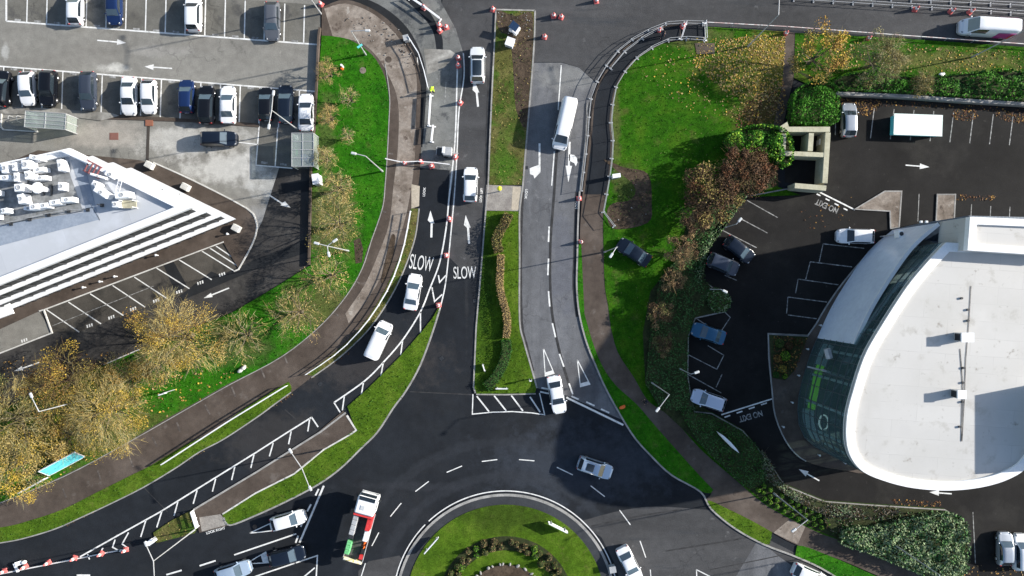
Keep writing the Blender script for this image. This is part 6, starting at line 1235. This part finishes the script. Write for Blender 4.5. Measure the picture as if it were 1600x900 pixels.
def ball(X, Y, rpx, leaf, label, cat, group, h=None, dens=240, name='topiary_ball', z=.14):
    r = rpx/S; n = int(dens*r*r*6); d = RNG.normal(size=(n, 3)); d /= np.linalg.norm(d, axis=1)[:, None]; d[:, 2] = np.abs(d[:, 2]); hh = h or r*1.5
    q = d*[r, r, hh]*(.82+.2*RNG.random(n))[:, None]; b = MB(); b.ell((0, 0, hh*.35), (r*.75, r*.75, hh*.5), 10, 6, len(leaf)); cards(b, q, .15*(.6+.7*RNG.random(n)), RNG.integers(0, len(leaf), n), up=.2)
    o = b.build(name, [LEAF[x] for x in leaf]+[M['soil']], loc=P(X, Y, z)); return tag(o, label, cat, group)
for (x, y) in ((420, 535), (465, 560), (380, 565), (415, 580), (465, 612), (425, 625), (465, 650), (510, 675), (560, 708), (615, 738), (660, 765), (545, 605), (610, 640), (655, 665), (705, 685), (750, 712), (670, 712), (710, 740), (765, 762), (805, 740), (860, 765), (820, 782), (775, 805), (825, 827), (870, 803), (722, 783), (590, 690), (510, 632), (565, 662), (620, 690)):
    ball(1100+x/4.5, 640+y/4.5, 3.7, ('green', 'bright', 'lime'), 'small clipped round shrub in the planted rows beside the right footpath', 'topiary', 'clipped round shrubs in rows')
for i, (x, y, r, lf) in enumerate(((1217, 536, 7, ('dull', 'green')), (1226, 556, 8, ('lime', 'green')), (1232, 540, 6, ('rust', 'brown')), (1214, 560, 6, ('rust', 'amber')), (1222, 576, 6, ('gold', 'dull')), (1212, 585, 5, ('green', 'dark')), (1226, 588, 4, ('green', 'lime')), (1245, 532, 6, ('rust', 'dark')))):
    ball(x, y, r, lf, 'small %s shrub in the triangular bed by the curved glass front, number %d from the top' % ({'dull': 'dull green', 'lime': 'lime green', 'rust': 'rusty', 'gold': 'golden', 'green': 'green'}[lf[0]], i+1) if False else ['dull green shrub at the top of the triangular bed by the showroom', 'lime green shrub in the middle of the triangular bed', 'rusty shrub near the top right of the triangular bed', 'rusty shrub at the left rim of the triangular bed', 'golden shrub low in the triangular bed', 'dark green shrub at the bottom left of the triangular bed', 'tiny green shrub at the bottom tip of the triangular bed', 'dark rusty shrub at the right end of the triangular bed'][i], 'shrub', None, name='shrub')
# --- roundabout planting
for ring_r, n0, a0, a1 in ((98, 26, -12, 192), (90, 22, -10, 190)):
    for i in range(n0):
        a = a0+(a1-a0)*(i+.3+.4*RNG.random())/n0
        if 86 < a < 94: continue
        rr = ring_r+RNG.normal()*2.5; u = RNG.random()
        lf, lab = ((('brown', 'tan', 'dull'), 'brown tinted shrub in the ring on the roundabout') if u < .5 else (('dull', 'olive', 'green'), 'olive green shrub in the ring on the roundabout') if u < .88 else (('lime', 'bright'), 'bright lime shrub in the ring on the roundabout'))
        ball(790+rr*math.cos(R(a)), 943-rr*math.sin(R(a)), 4.6+2.2*RNG.random(), lf, lab, 'shrub', lab.split(' in ')[0]+'s of the roundabout ring', h=.5+.4*RNG.random(), dens=110, name='shrub', z=.17)
for i in range(15):
    a = 25+130*i/14+RNG.normal()*2; b = MB(); b.ell((0, 0, .12), (.14+.16*RNG.random(), .1+.14*RNG.random(), .16), 7, 4); 
    tag(b.build('rock', M['kerb'], loc=P(790+62*math.cos(R(a)), 943-62*math.sin(R(a)), .3), rz=RNG.random()*3), 'pale rock on the rim of the brown bed in the roundabout centre', 'rock', 'rocks round the central bed')
# --- grass tufts, leaf litter, rubble (uncountable)
def tufts(name, polys, dens, size, leaf, avoid=(), z=.12, flat=False, up=.2):
    b = MB()
    for pts in polys:
        w_ = wp(pts); q = sample(w_, int(abs(area([p[:2] for p in w_]))*dens))
        for av in avoid: q = q[~inside(wp(av), q[:, 0], q[:, 1])]
        n = len(q); p3 = np.concatenate([q, (z+(RNG.random(n)*.02 if flat else .06+.07*RNG.random(n)))[:, None]], 1)
        cards(b, p3, size*(.5+RNG.random(n)), RNG.integers(0, len(leaf), n), up=3 if flat else up, aspect=.7 if flat else .35)
    o = b.build(name, [LEAF[x] for x in leaf]); o['kind'] = 'stuff'; return o
bed = [(1016, 455), (1060, 400), (1075, 340), (1140, 275), (1180, 215), (1208, 202), (1216, 290), (1500, 800), (1500, 900), (1030, 637), (1008, 600), (1004, 520)]
tufts('grass', [LAWN[k][0] for k in ('G1',)], 7, .2, ('blade', 'blade', 'blade2', 'green'))
tufts('grass', [LAWN[k][0] for k in ('G4', 'G3', 'M2', 'G7')], 7, .19, ('blade2', 'blade', 'blade2', 'blade'))
tufts('grass', [LAWN[k][0] for k in ('G2', 'G5', 'M1')], 7, .2, ('olive', 'dull', 'straw', 'blade'))
tufts('grass', [LAWN[k][0] for k in ('G9', 'G6', 'G8', 'G10')], 5, .2, ('blade', 'blade2', 'dull', 'blade'), avoid=(bed,))
tufts('fallen_leaves', [[(1095, 66), (1228, 50), (1222, 135), (1205, 160), (1140, 150), (1080, 100)]], 24, .21, ('gold', 'straw', 'tan', 'amber'), flat=True, z=.15)
tufts('fallen_leaves', [[(1060, 60), (1226, 50), (1222, 180), (1100, 190), (990, 110)]], 3, .2, ('gold', 'straw', 'tan'), flat=True, z=.15)
tufts('fallen_leaves', [sm([(1196, 140), (1224, 130), (1222, 190), (1200, 210), (1150, 200), (1165, 160)], 3, True)], 22, .22, ('brown', 'rust', 'tan', 'amber'), flat=True, z=.15)
tufts('fallen_leaves', [[(1240, 60), (1600, 80), (1600, 118), (1330, 112), (1244, 112)]], 7, .22, ('gold', 'tan', 'straw', 'olive'), flat=True, z=.15)
tufts('fallen_leaves', [[(1299, 153), (1375, 156), (1372, 172), (1352, 182), (1340, 178), (1336, 166), (1314, 168), (1312, 180), (1299, 182)]], 38, .2, ('rust', 'brown', 'amber', 'brown'), flat=True, z=.01)
for pts, d in ((sm([(1490, 172), (1522, 172), (1528, 182), (1510, 190), (1490, 186)], 3, True), 34), (sm([(1556, 176), (1620, 178), (1620, 192), (1575, 190)], 3, True), 34), ([(1375, 157), (1600, 168), (1600, 176), (1375, 166)], 9), ([(1466, 303), (1556, 306), (1552, 314), (1480, 312)], 22), ([(1392, 780), (1470, 783), (1470, 792), (1400, 789)], 22), ([(1240, 330), (1340, 300), (1330, 345), (1250, 365)], 1.6), ([(1208, 524), (1262, 528), (1240, 585), (1208, 590)], 26)): tufts('fallen_leaves', [pts], d, .19, ('rust', 'brown', 'amber', 'rust'), flat=True, z=.02 if pts[0] != (1208, 524) else .13)
tufts('fallen_leaves', [[(150, 620), (330, 560), (380, 590), (250, 658), (60, 762), (0, 780), (0, 700)]], 2.0, .26, ('gold', 'tan', 'amber'), flat=True, z=.15)
tufts('fallen_leaves', [[(480, 588), (545, 547), (548, 552), (484, 594)], [(455, 612), (300, 712), (300, 718), (458, 618)], [(300, 712), (100, 820), (100, 826), (300, 718)]], 16, .16, ('brown', 'tan', 'rust'), flat=True, z=.01)
tufts('fallen_leaves', [[(0, 560), (220, 546), (360, 488), (360, 492), (220, 556), (0, 640)], [(1500, 880), (1600, 890), (1600, 920), (1500, 915)]], 5, .22, ('brown', 'amber', 'tan'), flat=True, z=.02)
b = MB()
for pts, d in (([(520, 20), (590, 30), (640, 80), (600, 90), (560, 50)], 3), ([(776, 18), (834, 20), (830, 60), (782, 55)], 5), ([(600, 20), (640, 62), (654, 110), (640, 110), (600, 60)], 4), ([(945, 262), (1010, 274), (1010, 345), (955, 350)], 1.2)):
    w_ = wp(pts); q = sample(w_, int(abs(area([p[:2] for p in w_]))*d))
    for x, y in q: s = .03+.07*RNG.random()**2; b.ell((x, y, .13+s*.3), (s*1.3, s, s*.7), 5, 3, int(RNG.integers(0, 2)))
o = b.build('rubble', [M['kerb'], M['path']]); o['kind'] = 'stuff'
